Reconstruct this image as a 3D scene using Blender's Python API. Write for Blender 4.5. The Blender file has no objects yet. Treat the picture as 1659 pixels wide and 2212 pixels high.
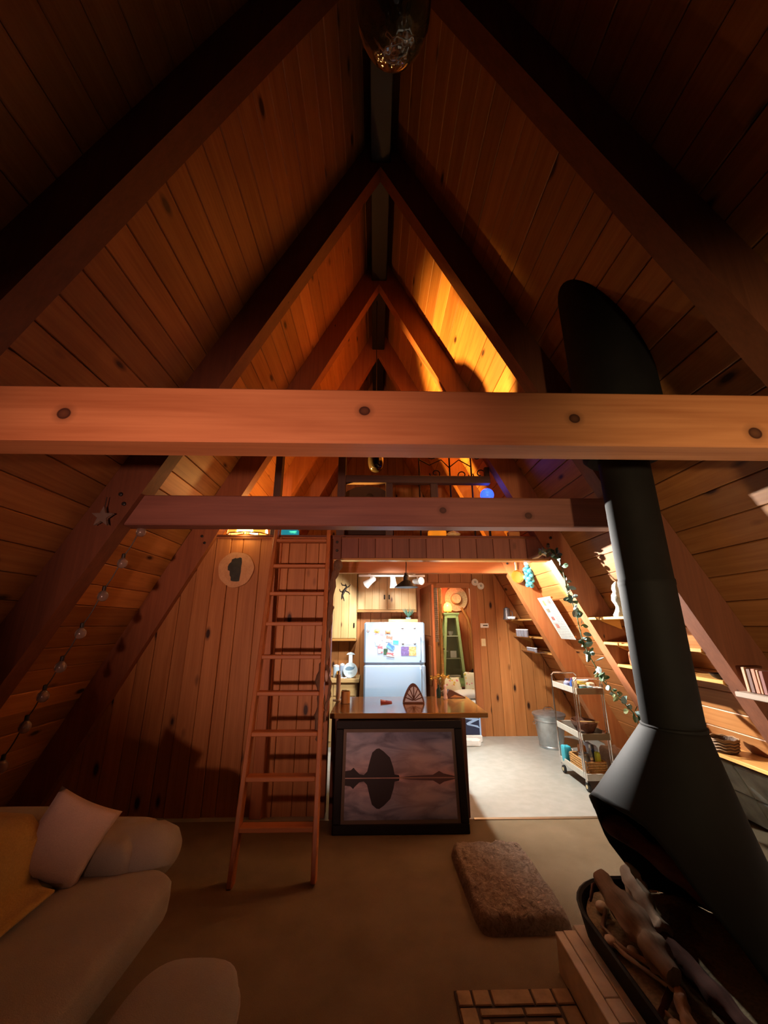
import bpy, bmesh, math, random
from mathutils import Vector, Matrix, Euler, Quaternion
random.seed(7)
S = bpy.context.scene
COL = S.collection
R = math.radians
PI = math.pi

# ------------------------------------------------------------------ camera
cam = bpy.data.cameras.new('camera'); cam.sensor_fit = 'HORIZONTAL'; cam.sensor_width = 36.0
cam.lens = 36.0 * 831.0 / 1659.0; cam.clip_start = 0.02
camo = bpy.data.objects.new('camera', cam); COL.objects.link(camo)
camo.location = (0, 0, 1.82); camo.rotation_euler = (R(90 + 16.4), 0, R(-1.3))
S.camera = camo

# ------------------------------------------------------------------ view, world, lights
S.view_settings.view_transform = 'Standard'; S.view_settings.look = 'None'
S.view_settings.gamma = 1.0; S.view_settings.use_curve_mapping = False
S.view_settings.exposure = 0.0
w = bpy.data.worlds.new('night'); S.world = w; w.use_nodes = True
w.node_tree.nodes['Background'].inputs[0].default_value = (0.02, 0.012, 0.01, 1)
w.node_tree.nodes['Background'].inputs[1].default_value = 0.12

def light(name, kind, loc, energy, color, size=0.1, target=None, spot=None, blend=0.5, sy=None):
    l = bpy.data.lights.new(name, kind); l.energy = energy; l.color = color
    if kind == 'AREA':
        l.size = size
        if sy: l.shape = 'RECTANGLE'; l.size_y = sy
    else: l.shadow_soft_size = size
    if kind == 'SPOT': l.spot_size = R(spot); l.spot_blend = blend
    o = bpy.data.objects.new(name, l); COL.objects.link(o); o.location = loc
    if target is not None:
        o.rotation_euler = (Vector(target) - Vector(loc)).to_track_quat('-Z', 'Y').to_euler()
    return o
# unseen warm spots behind the photographer, shaped to light beams and partition
light('rear_spot_left', 'SPOT', (-0.85, -1.9, 1.25), 640, (1.0, 0.50, 0.38), 0.08, (-0.66, 2.0, 2.04), 51, 1.0)
light('rear_spot_right', 'SPOT', (1.05, -1.9, 1.25), 470, (1.0, 0.70, 0.38), 0.08, (1.95, 2.0, 2.12), 50, 1.0)
light('room_fill_light', 'POINT', (0.3, -1.7, 2.3), 0.9, (1.0, 0.84, 0.74), 0.4)  # weak fill added to lift the sofa side, no lamp modelled
# unseen fill spots added below the kitchen ceiling
light('kitchen_back_fill', 'SPOT', (0.35, 5.0, 2.74), 330, (1.0, 0.96, 0.88), 0.1, (0.1, 7.0, 1.35), 62, 0.7)
light('kitchen_right_fill', 'SPOT', (1.30, 5.40, 2.77), 490, (1.0, 0.96, 0.86), 0.07, (2.75, 5.35, 1.2), 122, 0.5)

# ------------------------------------------------------------------ mesh helpers
class MB:
    def __init__(s): s.v = []; s.f = []
    def add(s, vs, fs, M=None):
        n = len(s.v)
        s.v += [tuple(M @ Vector(p)) for p in vs] if M is not None else [tuple(p) for p in vs]
        s.f += [tuple(i + n for i in f) for f in fs]
        return s
    def obox(s, c, size, rot=None, b=0.0):
        vs, fs = cbox(size[0], size[1], size[2], b)
        M = Matrix.Translation(c)
        if rot is not None: M = M @ rot.to_4x4()
        return s.add(vs, fs, M)
    def box(s, x0, x1, y0, y1, z0, z1, b=0.0):
        return s.obox(((x0+x1)/2, (y0+y1)/2, (z0+z1)/2), (abs(x1-x0), abs(y1-y0), abs(z1-z0)), None, b)
    def tube(s, pts, r, n=10, caps=True):
        pts = [Vector(p) for p in pts]; k = len(pts)
        rs = r if isinstance(r, (list, tuple)) else [r] * k
        vs = []; fs = []; up = None
        for i, p in enumerate(pts):
            t = (pts[min(i+1, k-1)] - pts[max(i-1, 0)]).normalized()
            if up is None:
                up = Vector((0, 0, 1)) if abs(t.z) < 0.9 else Vector((1, 0, 0))
            a = t.cross(up).normalized(); up = a.cross(t).normalized()
            for j in range(n):
                q = 2*PI*j/n
                vs.append(p + (a*math.cos(q) + up*math.sin(q)) * rs[i])
        for i in range(k-1):
            for j in range(n):
                fs.append((i*n+j, i*n+(j+1) % n, (i+1)*n+(j+1) % n, (i+1)*n+j))
        if caps: fs.append(tuple(range(n))); fs.append(tuple(reversed(range((k-1)*n, k*n))))
        return s.add(vs, fs)
    def lathe(s, prof, n=24, M=None, sx=1.0, sy=1.0, arc=None):
        vs = []; fs = []; k = len(prof)
        for (r, z) in prof:
            for j in range(n):
                q = 2*PI*j/n
                vs.append((r*math.cos(q)*sx, r*math.sin(q)*sy, z))
        for i in range(k-1):
            for j in range(n):
                fs.append((i*n+j, i*n+(j+1) % n, (i+1)*n+(j+1) % n, (i+1)*n+j))
        if prof[0][0] > 1e-5: fs.append(tuple(reversed(range(n))))
        if prof[-1][0] > 1e-5: fs.append(tuple(range((k-1)*n, k*n)))
        return s.add(vs, fs, M)
    def ball(s, c, r, n=14, m=8, sz=1.0):
        pr = [(max(1e-6, r*math.sin(PI*i/m)), -r*sz*math.cos(PI*i/m)) for i in range(m+1)]
        return s.lathe(pr, n, Matrix.Translation(c))
    def prism(s, poly, a, b, M=None):
        """poly in local XZ, extruded along local Y from a to b"""
        n = len(poly)
        vs = [(x, a, z) for x, z in poly] + [(x, b, z) for x, z in poly]
        fs = [tuple(range(n)), tuple(reversed(range(n, 2*n)))]
        for i in range(n): fs.append((i, n+i, n+(i+1) % n, (i+1) % n)[::-1])
        return s.add(vs, fs, M)
    def mesh(s, name, mat=None, smooth=35):
        m = bpy.data.meshes.new(name); m.from_pydata(s.v, [], s.f)
        bm = bmesh.new(); bm.from_mesh(m)
        bmesh.ops.remove_doubles(bm, verts=bm.verts, dist=1e-6)
        bmesh.ops.recalc_face_normals(bm, faces=bm.faces)
        bm.to_mesh(m); bm.free()
        if smooth:
            m.shade_smooth(); m.set_sharp_from_angle(angle=R(smooth))
        if mat is not None: m.materials.append(mat)
        return m
    def build(s, name, mat, parent=None, smooth=35, loc=None, rot=None):
        return ob(name, s.mesh(name, mat, smooth), parent, loc, rot)

_cb = {}
def cbox(x, y, z, b):
    key = (round(x, 4), round(y, 4), round(z, 4), round(b, 4))
    if key in _cb: return _cb[key]
    hx, hy, hz = x/2, y/2, z/2
    b = min(b, hx*.95, hy*.95, hz*.95)
    if b <= 0:
        vs = [(sx*hx, sy*hy, sz*hz) for sx in (-1, 1) for sy in (-1, 1) for sz in (-1, 1)]
        fs = [(0, 1, 3, 2), (4, 6, 7, 5), (0, 4, 5, 1), (2, 3, 7, 6), (0, 2, 6, 4), (1, 5, 7, 3)]
    else:
        bm = bmesh.new(); bmesh.ops.create_cube(bm, size=1.0)
        for v in bm.verts: v.co = (v.co.x*x, v.co.y*y, v.co.z*z)
        bmesh.ops.bevel(bm, geom=list(bm.edges), offset=b, segments=1, affect='EDGES')
        bm.verts.ensure_lookup_table()
        vs = [tuple(v.co) for v in bm.verts]; fs = [tuple(v.index for v in f.verts) for f in bm.faces]
        bm.free()
    _cb[key] = (vs, fs); return _cb[key]

def ob(name, mesh, parent=None, loc=None, rot=None):
    o = bpy.data.objects.new(name, mesh); COL.objects.link(o)
    if parent is not None: o.parent = parent
    if loc is not None: o.location = loc
    if rot is not None: o.rotation_euler = rot
    return o
def tag(o, label, cat, group=None, kind=None):
    o['label'] = label; o['category'] = cat
    if group: o['group'] = group
    if kind: o['kind'] = kind
    return o
def thing(name, label, cat, loc=(0, 0, 0), rot=None, group=None):
    return tag(ob(name, None, None, loc, rot), label, cat, group)
def struct(name, mb, mat, label=None):
    o = mb.build(name, mat) if isinstance(mb, MB) else ob(name, mb)
    o['kind'] = 'structure'
    if label: o['label'] = label
    return o
def dup(root, loc=None, rot=None, label=None):
    r = root.copy(); COL.objects.link(r)
    if loc is not None: r.location = loc
    if rot is not None: r.rotation_euler = rot
    if label: r['label'] = label
    for ch in list(root.children):
        c = ch.copy(); COL.objects.link(c); c.parent = r
        for g in list(ch.children):
            d = g.copy(); COL.objects.link(d); d.parent = c
    return r

# ------------------------------------------------------------------ materials
class NT:
    def __init__(s, name):
        s.m = bpy.data.materials.new(name); s.m.use_nodes = True
        s.t = s.m.node_tree; s.n = s.t.nodes; s.b = s.n['Principled BSDF']
    def node(s, typ, **kw):
        n = s.n.new(typ)
        for k, v in kw.items():
            if k.startswith('i_'):
                key = k[2:]; key = int(key) if key.isdigit() else key
                n.inputs[key].default_value = v
            else: setattr(n, k, v)
        return n
    def link(s, a, b): s.t.links.new(a, b)
    def ramp(s, fac, stops, interp='LINEAR'):
        r = s.n.new('ShaderNodeValToRGB'); e = r.color_ramp.elements; r.color_ramp.interpolation = interp
        while len(e) < len(stops): e.new(0.5)
        for x, (p, c) in zip(e, stops): x.position = p; x.color = (*c, 1) if len(c) == 3 else c
        s.link(fac, r.inputs[0]); return r.outputs[0]
    def mix(s, fac, a, b, mode='MIX'):
        x = s.n.new('ShaderNodeMix'); x.data_type = 'RGBA'; x.blend_type = mode
        for sock, val in ((x.inputs[0], fac), (x.inputs[6], a), (x.inputs[7], b)):
            if hasattr(val, 'links') or hasattr(val, 'node'): s.link(val, sock)
            else: sock.default_value = val if isinstance(val, float) else (*val, 1)
        return x.outputs[2]
    def math(s, op, a, b=0.0, c=0.0):
        x = s.n.new('ShaderNodeMath'); x.operation = op
        for sock, val in zip(x.inputs, (a, b, c)):
            if hasattr(val, 'node'): s.link(val, sock)
            else: sock.default_value = val
        return x.outputs[0]
    def coord(s, scale=(1, 1, 1), rnd=0.0):
        tc = s.n.new('ShaderNodeTexCoord'); mp = s.n.new('ShaderNodeMapping'); mp.inputs['Scale'].default_value = scale
        out = tc.outputs['Object']
        if rnd:
            oi = s.n.new('ShaderNodeObjectInfo'); mu = s.n.new('ShaderNodeVectorMath'); mu.operation = 'SCALE'
            cb = s.n.new('ShaderNodeCombineXYZ')
            for k, f in enumerate((7.3, 13.1, 5.7)):
                s.link(s.math('MULTIPLY', oi.outputs['Random'], f*rnd), cb.inputs[k])
            ad = s.n.new('ShaderNodeVectorMath'); s.link(out, ad.inputs[0]); s.link(cb.outputs[0], ad.inputs[1]); out = ad.outputs[0]
        s.link(out, mp.inputs[0]); return mp.outputs[0]
    def bump(s, h, strength=0.3, dist=0.01):
        b = s.n.new('ShaderNodeBump'); b.inputs['Strength'].default_value = strength; b.inputs['Distance'].default_value = dist
        s.link(h, b.inputs['Height']); s.link(b.outputs[0], s.b.inputs['Normal'])

def wood(name, c1, c2, axis, knots=1.0, rough=0.5, vary=0.25, knotcol=(0.035, 0.010, 0.004), spec=0.35):
    t = NT(name); al, ac = 1.0, 14.0
    sc = [ac, ac, ac]; sc['XYZ'.index(axis)] = al
    co = t.coord(tuple(sc), 3.0)
    n1 = t.node('ShaderNodeTexNoise', i_Scale=1.0, i_Detail=5.0, i_Roughness=0.6); t.link(co, n1.inputs['Vector'])
    sc2 = [60.0]*3; sc2['XYZ'.index(axis)] = 1.6
    n2 = t.node('ShaderNodeTexNoise', i_Scale=1.0, i_Detail=2.0); t.link(t.coord(tuple(sc2), 3.0), n2.inputs['Vector'])
    fac = t.math('MULTIPLY_ADD', n2.outputs[0], 0.35, t.math('MULTIPLY', n1.outputs[0], 0.65))
    col = t.ramp(fac, [(0.30, c2), (0.62, c1)])
    if vary:
        oi = t.n.new('ShaderNodeObjectInfo')
        hv = t.n.new('ShaderNodeHueSaturation')
        t.link(t.math('MULTIPLY_ADD', oi.outputs['Random'], vary, 1.0-vary*0.55), hv.inputs['Value'])
        t.link(col, hv.inputs['Color']); col = hv.outputs[0]
    if knots:
        ks = [4.2]*3; ks['XYZ'.index(axis)] = 1.7
        vo = t.node('ShaderNodeTexVoronoi', i_Scale=1.0); t.link(t.coord(tuple(ks), 3.0), vo.inputs['Vector'])
        wob = t.math('MULTIPLY_ADD', n1.outputs[0], 0.05, vo.outputs['Distance'])
        k = t.ramp(wob, [(0.050*knots+0.02, (1, 1, 1)), (0.062*knots+0.02, (0.6, 0.6, 0.6)), (0.10*knots+0.02, (0, 0, 0))])
        col = t.mix(k, col, knotcol)
    t.link(col, t.b.inputs['Base Color'])
    t.b.inputs['Roughness'].default_value = rough; t.b.inputs['Specular IOR Level'].default_value = spec
    t.bump(n2.outputs[0], 0.15, 0.004)
    return t.m

def plain(name, col, rough=0.5, metal=0.0, noise=0.0, nscale=20.0, emit=None, estr=0.0, spec=0.5, alpha=None, trans=0.0, bump=0.0, coat=0.0):
    t = NT(name); b = t.b
    b.inputs['Base Color'].default_value = (*col, 1); b.inputs['Roughness'].default_value = rough
    b.inputs['Metallic'].default_value = metal; b.inputs['Specular IOR Level'].default_value = spec
    b.inputs['Transmission Weight'].default_value = trans; b.inputs['Coat Weight'].default_value = coat
    if noise or bump:
        n = t.node('ShaderNodeTexNoise', i_Scale=nscale, i_Detail=4.0); t.link(t.coord((1, 1, 1), 2.0), n.inputs['Vector'])
        if noise:
            lo = tuple(c*(1-noise) for c in col); hi = tuple(min(1, c*(1+noise)) for c in col)
            t.link(t.ramp(n.outputs[0], [(0.3, lo), (0.7, hi)]), b.inputs['Base Color'])
        if bump: t.bump(n.outputs[0], bump, 0.01)
    if emit: b.inputs['Emission Color'].default_value = (*emit, 1); b.inputs['Emission Strength'].default_value = estr
    return t.m

def fabric(name, col, rough=0.95, scale=180.0, noise=0.25, bump=0.4, big=5.0):
    t = NT(name); b = t.b
    n = t.node('ShaderNodeTexNoise', i_Scale=scale, i_Detail=3.0); t.link(t.coord(), n.inputs['Vector'])
    n2 = t.node('ShaderNodeTexNoise', i_Scale=big, i_Detail=3.0); t.link(t.coord(), n2.inputs['Vector'])
    f = t.math('MULTIPLY_ADD', n2.outputs[0], 0.5, t.math('MULTIPLY', n.outputs[0], 0.5))
    t.link(t.ramp(f, [(0.3, tuple(c*(1-noise) for c in col)), (0.7, tuple(min(1, c*(1+noise)) for c in col))]), b.inputs['Base Color'])
    b.inputs['Roughness'].default_value = rough; b.inputs['Specular IOR Level'].default_value = 0.1
    b.inputs['Sheen Weight'].default_value = 0.2
    t.bump(n.outputs[0], bump, 0.006); return t.m

PINE1, PINE2 = (0.50, 0.215, 0.068), (0.35, 0.128, 0.035)
M = {}
for ax in 'XYZ':
    M['pine'+ax] = wood('pine_board_'+ax.lower(), PINE1, PINE2, ax, 1.6, 0.5, 0.30)
    M['roof'+ax] = wood('roof_board_'+ax.lower(), tuple(c*.72 for c in PINE1), tuple(c*.66 for c in PINE2), ax, 1.6, 0.5, 0.30)  # same pine, darkened so the dim living room slope holds its shade
    M['beam'+ax] = wood('fir_beam_'+ax.lower(), (0.44, 0.165, 0.055), (0.32, 0.105, 0.032), ax, 0.55, 0.5, 0.15)
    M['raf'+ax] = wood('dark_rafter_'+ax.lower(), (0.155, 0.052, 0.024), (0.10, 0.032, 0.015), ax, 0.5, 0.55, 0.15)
    M['cab'+ax] = wood('pale_pine_'+ax.lower(), (0.66, 0.46, 0.21), (0.52, 0.33, 0.13), ax, 1.1, 0.4, 0.12, (0.12, 0.04, 0.015))
    M['honey'+ax] = wood('honey_pine_'+ax.lower(), (0.52, 0.27, 0.08), (0.38, 0.17, 0.045), ax, 0.5, 0.25, 0.12, spec=0.5)
M['black_metal'] = plain('black_painted_steel', (0.008, 0.0075, 0.007), 0.72, 0.0, 0.15, 8, spec=0.16)
M['black'] = plain('black_enamel', (0.008, 0.007, 0.007), 0.5)
M['iron'] = plain('dark_wrought_iron', (0.02, 0.014, 0.012), 0.5, 0.6)
M['white'] = plain('white_enamel', (0.27, 0.42, 0.60), 0.3)
M['whitem'] = plain('white_lamp_enamel', (0.85, 0.87, 0.88), 0.35)
M['paper'] = plain('white_paper', (0.85, 0.85, 0.83), 0.8)
M['cream'] = plain('cream_plastic', (0.72, 0.62, 0.36), 0.5)
M['chrome'] = plain('chrome_tube', (0.75, 0.75, 0.76), 0.18, 1.0)
M['galv'] = plain('galvanised_steel', (0.50, 0.55, 0.58), 0.38, 0.85, 0.15, 12)
M['bulb'] = plain('lit_bulb_glass', (1, 1, 1), 0.3, emit=(1.0, 0.9, 0.72), estr=7.0)
M['clearglass'] = plain('clear_glass', (0.95, 0.97, 0.97), 0.03, trans=1.0)
M['brass'] = plain('brass', (0.65, 0.42, 0.10), 0.3, 1.0)

# ------------------------------------------------------------------ the A-frame shell
SL, XR, ZC, ZI = 1.98, 0.03, 7.23, 6.60     # slope, ridge x, ceiling apex, rafter inner apex
CO, SI = 1/math.sqrt(1+SL*SL), SL/math.sqrt(1+SL*SL)
def xin(z, s): return XR + s*(ZI - z)/SL    # inner rafter edge
def xce(z, s): return XR + s*(ZC - z)/SL    # boarded slope
FR = [1.42, 2.95, 4.45, 5.92, 7.36]         # rafter pair fronts
TH = 0.15

# floor: carpet and kitchen vinyl
def carpet_mat():
    t = NT('tan_carpet')
    n = t.node('ShaderNodeTexNoise', i_Scale=260.0, i_Detail=2.0); t.link(t.coord(), n.inputs['Vector'])
    n2 = t.node('ShaderNodeTexNoise', i_Scale=3.0, i_Detail=4.0); t.link(t.coord(), n2.inputs['Vector'])
    f = t.math('MULTIPLY_ADD', n.outputs[0], 0.4, t.math('MULTIPLY', n2.outputs[0], 0.6))
    t.link(t.ramp(f, [(0.3, (0.17, 0.135, 0.085)), (0.7, (0.26, 0.21, 0.14))]), t.b.inputs['Base Color'])
    t.b.inputs['Roughness'].default_value = 1.0; t.b.inputs['Specular IOR Level'].default_value = 0.05
    t.bump(n.outputs[0], 0.6, 0.008); return t.m
def vinyl_mat():
    t = NT('cream_vinyl')
    n = t.node('ShaderNodeTexNoise', i_Scale=9.0, i_Detail=6.0); t.link(t.coord(), n.inputs['Vector'])
    t.link(t.ramp(n.outputs[0], [(0.35, (0.33, 0.355, 0.335)), (0.65, (0.385, 0.41, 0.39))]), t.b.inputs['Base Color'])
    t.b.inputs['Roughness'].default_value = 0.38; return t.m
struct('floor', MB().box(-3.8, 3.8, -2.2, 4.44, -0.06, 0.0), carpet_mat(), 'tan carpet of the living room')
struct('floor_kitchen', MB().box(-3.8, 3.8, 4.44, 9.3, -0.06, 0.0), vinyl_mat(), 'cream vinyl floor of the kitchen')
struct('trim_1', MB().box(0.98, 2.9, 4.415, 4.455, 0.0, 0.008, 0.003), plain('brushed_threshold_metal', (0.7, 0.6, 0.45), 0.35, 1.0), 'metal strip between carpet and kitchen floor')

Y0, Y1 = -2.2, 9.2
NB = 40; LEN = ZC/SI; BW = LEN/NB
for s, nm in ((1, 'wall_right'), (-1, 'wall_left')):
    n_in = Vector((-s*SI, 0, -CO)); u = Vector((-s*CO, 0, SI))
    rot = Matrix((n_in, Vector((0, 1, 0)), u)).transposed()
    base = Vector((xce(0, s), 0, 0))
    bm = MB(); mid = base + u*(LEN/2) - n_in*0.07
    bm.obox((mid.x, (Y0+Y1)/2, mid.z), (0.06, Y1-Y0, LEN+0.1), rot)
    root = struct(nm, bm, M['rafY'], 'sloping pine boarded side of the house')
    for i in range(NB):
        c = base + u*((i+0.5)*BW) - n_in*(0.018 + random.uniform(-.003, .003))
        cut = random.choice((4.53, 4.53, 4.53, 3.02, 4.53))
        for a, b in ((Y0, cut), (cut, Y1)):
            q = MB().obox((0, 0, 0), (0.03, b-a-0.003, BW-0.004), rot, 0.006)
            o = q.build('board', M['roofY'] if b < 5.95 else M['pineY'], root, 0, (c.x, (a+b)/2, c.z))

# rafters: one thing per timber
side = {1: 'right', -1: 'left'}
where = ['nearest the viewer', 'carrying the second cross beam', 'at the edge of the loft', 'over the kitchen', 'at the kitchen back wall']
RAFM = [M['rafZ'], M['rafZ'], wood('mid_rafter', (.30, .105, .042), (.20, .066, .026), 'Z', .5, .55, 0), M['beamZ'], M['beamZ']]  # one rafter wood; the copies nearer the viewer are darkened for shade
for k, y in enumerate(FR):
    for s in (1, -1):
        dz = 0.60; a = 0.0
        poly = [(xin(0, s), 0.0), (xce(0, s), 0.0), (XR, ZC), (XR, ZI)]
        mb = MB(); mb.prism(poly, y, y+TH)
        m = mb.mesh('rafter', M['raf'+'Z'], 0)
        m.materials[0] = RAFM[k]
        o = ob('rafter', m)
        tag(o, '%s %s-hand rafter %s' % ('shade-darkened' if k < 3 else 'orange', side[s], where[k]), 'rafter', 'sloping rafters')
struct('trim_2', MB().box(XR-0.11, XR+0.11, Y0, Y1, 6.66, 7.16, 0.01), M['black'], 'dark ridge beam')

# cross beams
def knotbeam_mat(name, knots, y0, c2=(0.36, 0.125, 0.045), c1=(0.56, 0.235, 0.095)):
    """fir beam with its few big knots where they sit in the wood"""
    t = NT(name)
    n1 = t.node('ShaderNodeTexNoise', i_Scale=1.0, i_Detail=5.0, i_Distortion=0.6); t.link(t.coord((0.9, 9, 9)), n1.inputs['Vector'])
    n2 = t.node('ShaderNodeTexNoise', i_Scale=1.0, i_Detail=3.0); t.link(t.coord((1.5, 60, 60)), n2.inputs['Vector'])
    f = t.math('MULTIPLY_ADD', n2.outputs[0], 0.3, t.math('MULTIPLY', n1.outputs[0], 0.7))
    col = t.ramp(f, [(0.32, c2), (0.66, c1)])
    tc = t.n.new('ShaderNodeTexCoord')
    for (x, z, r) in knots:
        d = t.n.new('ShaderNodeVectorMath'); d.operation = 'DISTANCE'
        fl = t.n.new('ShaderNodeVectorMath'); fl.operation = 'MULTIPLY'; fl.inputs[1].default_value = (0.9, 0.2, 1)
        t.link(tc.outputs['Object'], fl.inputs[0]); t.link(fl.outputs[0], d.inputs[0]); d.inputs[1].default_value = (x*0.9, 0.2*y0, z)
        dd = t.math('MULTIPLY_ADD', n1.outputs[0], 0.01, d.outputs['Value'])
        kf = t.ramp(t.math('DIVIDE', dd, r*2.4), [(0.0, (0.80,)*3), (0.28, (0.9,)*3), (0.40, (1, 1, 1)), (0.46, (0.35,)*3), (0.80, (0, 0, 0))])
        col = t.mix(kf, col, (0.045, 0.012, 0.006))
    t.link(col, t.b.inputs['Base Color']); t.b.inputs['Roughness'].default_value = 0.48
    t.bump(n2.outputs[0], 0.12, 0.004); return t.m
BZ0, BZ1 = 2.545, 2.80
xb = xin(2.55, 1)+0.02; xl = xin(2.55, -1)-0.02
y = FR[0]+0.03
b1 = MB().box(xl, xb, y, y+0.15, BZ0, BZ1, 0.008)
tag(b1.build('cross_beam', knotbeam_mat('near_beam_fir', [(-1.30, 2.665, .030), (-.05, 2.695, .026), (.85, 2.67, .026), (1.625, 2.61, .032)], y)),
    'thick knotty orange cross beam spanning the whole picture nearest the viewer', 'beam', 'cross beams')
y = FR[1]+0.05
b2 = MB().box(xl, xb, y, y+0.15, BZ0+0.04, BZ1+0.035, 0.008)
tag(b2.build('cross_beam', knotbeam_mat('second_beam_fir', [(1.25, 2.68, .03), (.55, 2.72, .03)], y, (.15, .055, .040), (.24, .095, .066))),
    'reddish cross beam in front of the loft railing, second from the viewer', 'beam', 'cross beams')
y = FR[3]+0.03
b3 = MB().box(xin(2.6, -1), xin(2.6, 1)+.02, y, y+0.12, 2.592, 2.80, 0.008)
tag(b3.build('cross_beam', M['beamX']), 'brightly lit cross beam inside the kitchen behind the black pendant lamp', 'beam', 'cross beams')
# bolts where the beams meet the rafters: parts of the second pair of rafters
bolt = MB().lathe([(0.016, 0), (0.016, .012), (0.010, .016)], 8, Matrix.Rotation(R(90), 4, 'X')).mesh('bolt', M['black'])
raf = {(k, s): o for (k, s), o in zip([(k, s) for k in range(5) for s in (1, -1)], [o for o in COL.objects if o.name.startswith('rafter')])}
for k in (1, 2, 3):
    for s in (1, -1):
        for dx, dz in ((0.07, 0.0), (0.15, .08)):
            z = 2.74 + dz
            ob('bolt', bolt, raf[(k, s)], (xin(z, s)+s*dx, FR[k], z))

# loft floor = kitchen ceiling
lf = MB().box(-2.25, 2.3, 4.50, 9.0, 2.81, 2.85)
root = struct('ceiling', lf, M['beamY'], 'loft floor and board ceiling of the kitchen')
x = -2.2
while x < 2.2:
    MB().box(x, x+.196, 4.62, 7.34, 2.79, 2.81, .005).build('board', M['pineY'], root, 0); x += 0.2

# partition with the ladder: vertical boards
def vboard(x0, x1, z0, ztop, y0, y1, mat, root, gap=0.002):
    def top(x): return min(ztop, ZC - SL*abs(x-XR) - 0.02)
    a, b = top(x0+gap), top(x1-gap)
    if max(a, b) - z0 < 0.03: return
    a = max(a, z0+.001); b = max(b, z0+.001)
    ch = 0.005
    mb = MB(); d = y1
    # chamfered face: profile in XY, extruded in Z with a sloping top
    prof = [(x0+gap, y1), (x0+gap, y0+ch), (x0+gap+ch, y0), (x1-gap-ch, y0), (x1-gap, y0+ch), (x1-gap, y1)]
    n = len(prof)
    def zt(x): return a + (b-a)*(x-x0-gap)/(x1-x0-2*gap)
    vs = [(px, py, z0) for px, py in prof] + [(px, py, zt(px)) for px, py in prof]
    fs = [tuple(range(n)), tuple(range(n, 2*n))] + [(i, (i+1) % n, n+(i+1) % n, n+i) for i in range(n)]
    mb.add(vs, fs); return mb.build('board', mat, root, 0)
def wallback(name, xs, y0, y1, mat, label):
    return struct(name, MB().prism(xs, y0, y1), mat, label)
WY = 4.53
xA = xce(0, -1)+.02
wf = wallback('wall_front', [(xA, 0), (-0.50, 0), (-0.50, 2.80), (xce(2.80, -1)+.02, 2.80)], WY+.025, WY+.06, M['rafZ'], 'pine partition behind the ladder')
x = -3.62; ws = [0.15, 0.19, 0.17, 0.14, 0.21, 0.18, 0.16, .2]
i = 0
while x < -0.54:
    w_ = min(ws[i % 8], -0.50-x); vboard(x, x+w_, 0.0, 2.83, WY - (0.012 if i in (9, 10, 14) else 0) - random.uniform(0, .003), WY+.025, M['pineZ'], wf); x += w_; i += 1
# header over the opening
hdw = wood('header_board', (.21, .080, .050), (.14, .050, .032), 'Z', 1.4, .55, .35)
wh = struct('wall_header', MB().box(-0.50, xce(2.6, 1)-.04, WY-.03, WY+.09, 2.585, 2.80), M['rafX'], 'boarded header over the kitchen opening')
x = -0.40
while x < xce(2.7, 1)-.25:
    MB().box(x+.002, x+.198, WY-.055, WY-.03, 2.575, 2.815, .005).build('board', hdw, wh, 0); x += 0.2
MB().box(-0.50, -0.402, WY-.065, WY-.03, 2.56, 2.83, .006).build('end_block', M['rafZ'], wh, 0)
for z in (2.66, 2.76): ob('bolt', bolt, wh, (-0.45, WY-.065, z))
MB().box(-0.50, xce(2.6, 1)-.04, WY-.03, WY+.10, 2.555, 2.580, .004).build('lower_trim', M['honeyX'], wh, 0)
struct('trim_3', MB().box(-0.565, -0.485, WY-.05, WY+.09, 0.0, 2.57, .006), M['beamZ'], 'post at the left of the kitchen opening')
struct('trim_4', MB().box(-1.22, -1.10, WY-.06, WY-.013, 0.0, 2.82, .006), M['beamZ'], 'vertical post on the partition beside the ladder')
struct('trim_5', MB().box(-2.2, 2.25, WY-.045, WY+.07, 2.825, 2.85, .004), M['rafX'], 'ledge along the loft edge')

# kitchen back wall with doorway
BY = 7.34
DX0, DX1, DZ = 0.84, 1.78, 2.50
wb = struct('wall_back', MB().box(-2.6, DX0-.06, BY+.025, BY+.06, 0, 2.80), M['rafZ'], 'vertical pine boards at the back of the kitchen')
x = -1.6
while x < DX0-.12:
    w_ = min(.19, DX0-.06-x); vboard(x, x+w_, 0, 2.79, BY, BY+.025, M['pineZ'], wb); x += w_
wb2 = wallback('wall_back_right', [(DX1+.05, 0), (xce(0, 1)-.02, 0), (xce(2.8, 1)-.02, 2.8), (DX1+.05, 2.8)], BY+.025, BY+.06, M['rafZ'], 'vertical pine boards right of the kitchen doorway')
x = DX1+.06
while x < 3.6:
    vboard(x, x+.2, 0, 2.79, BY-random.uniform(0, .003), BY+.025, M['pineZ'], wb2); x += .2
wb3 = struct('wall_back_upper', MB().box(DX0-.06, DX1+.05, BY+.025, BY+.06, DZ+.09, 2.80), M['rafZ'], 'boards above the kitchen doorway')
for k in range(5):
    x = DX0-.06+k*.21; MB().box(x+.002, x+.208, BY, BY+.025, DZ+.09, 2.79, .004).build('board', M['beamZ'], wb3, 0)
dt = MB(); struct('trim_6', MB().box(DX1, DX1+.13, BY-.02, BY+.07, 0, DZ+.09, .006), M['beamZ'], 'right jamb casing of the kitchen doorway')
struct('trim_7', MB().box(DX0-.13, DX0, BY-.02, BY+.07, 0, DZ+.09, .006), M['beamZ'], 'left jamb casing of the kitchen doorway')
struct('trim_8', MB().box(DX0, DX1, BY-.02, BY+.07, DZ, DZ+.09, .006), M['beamX'], 'head casing of the kitchen doorway')
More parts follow.
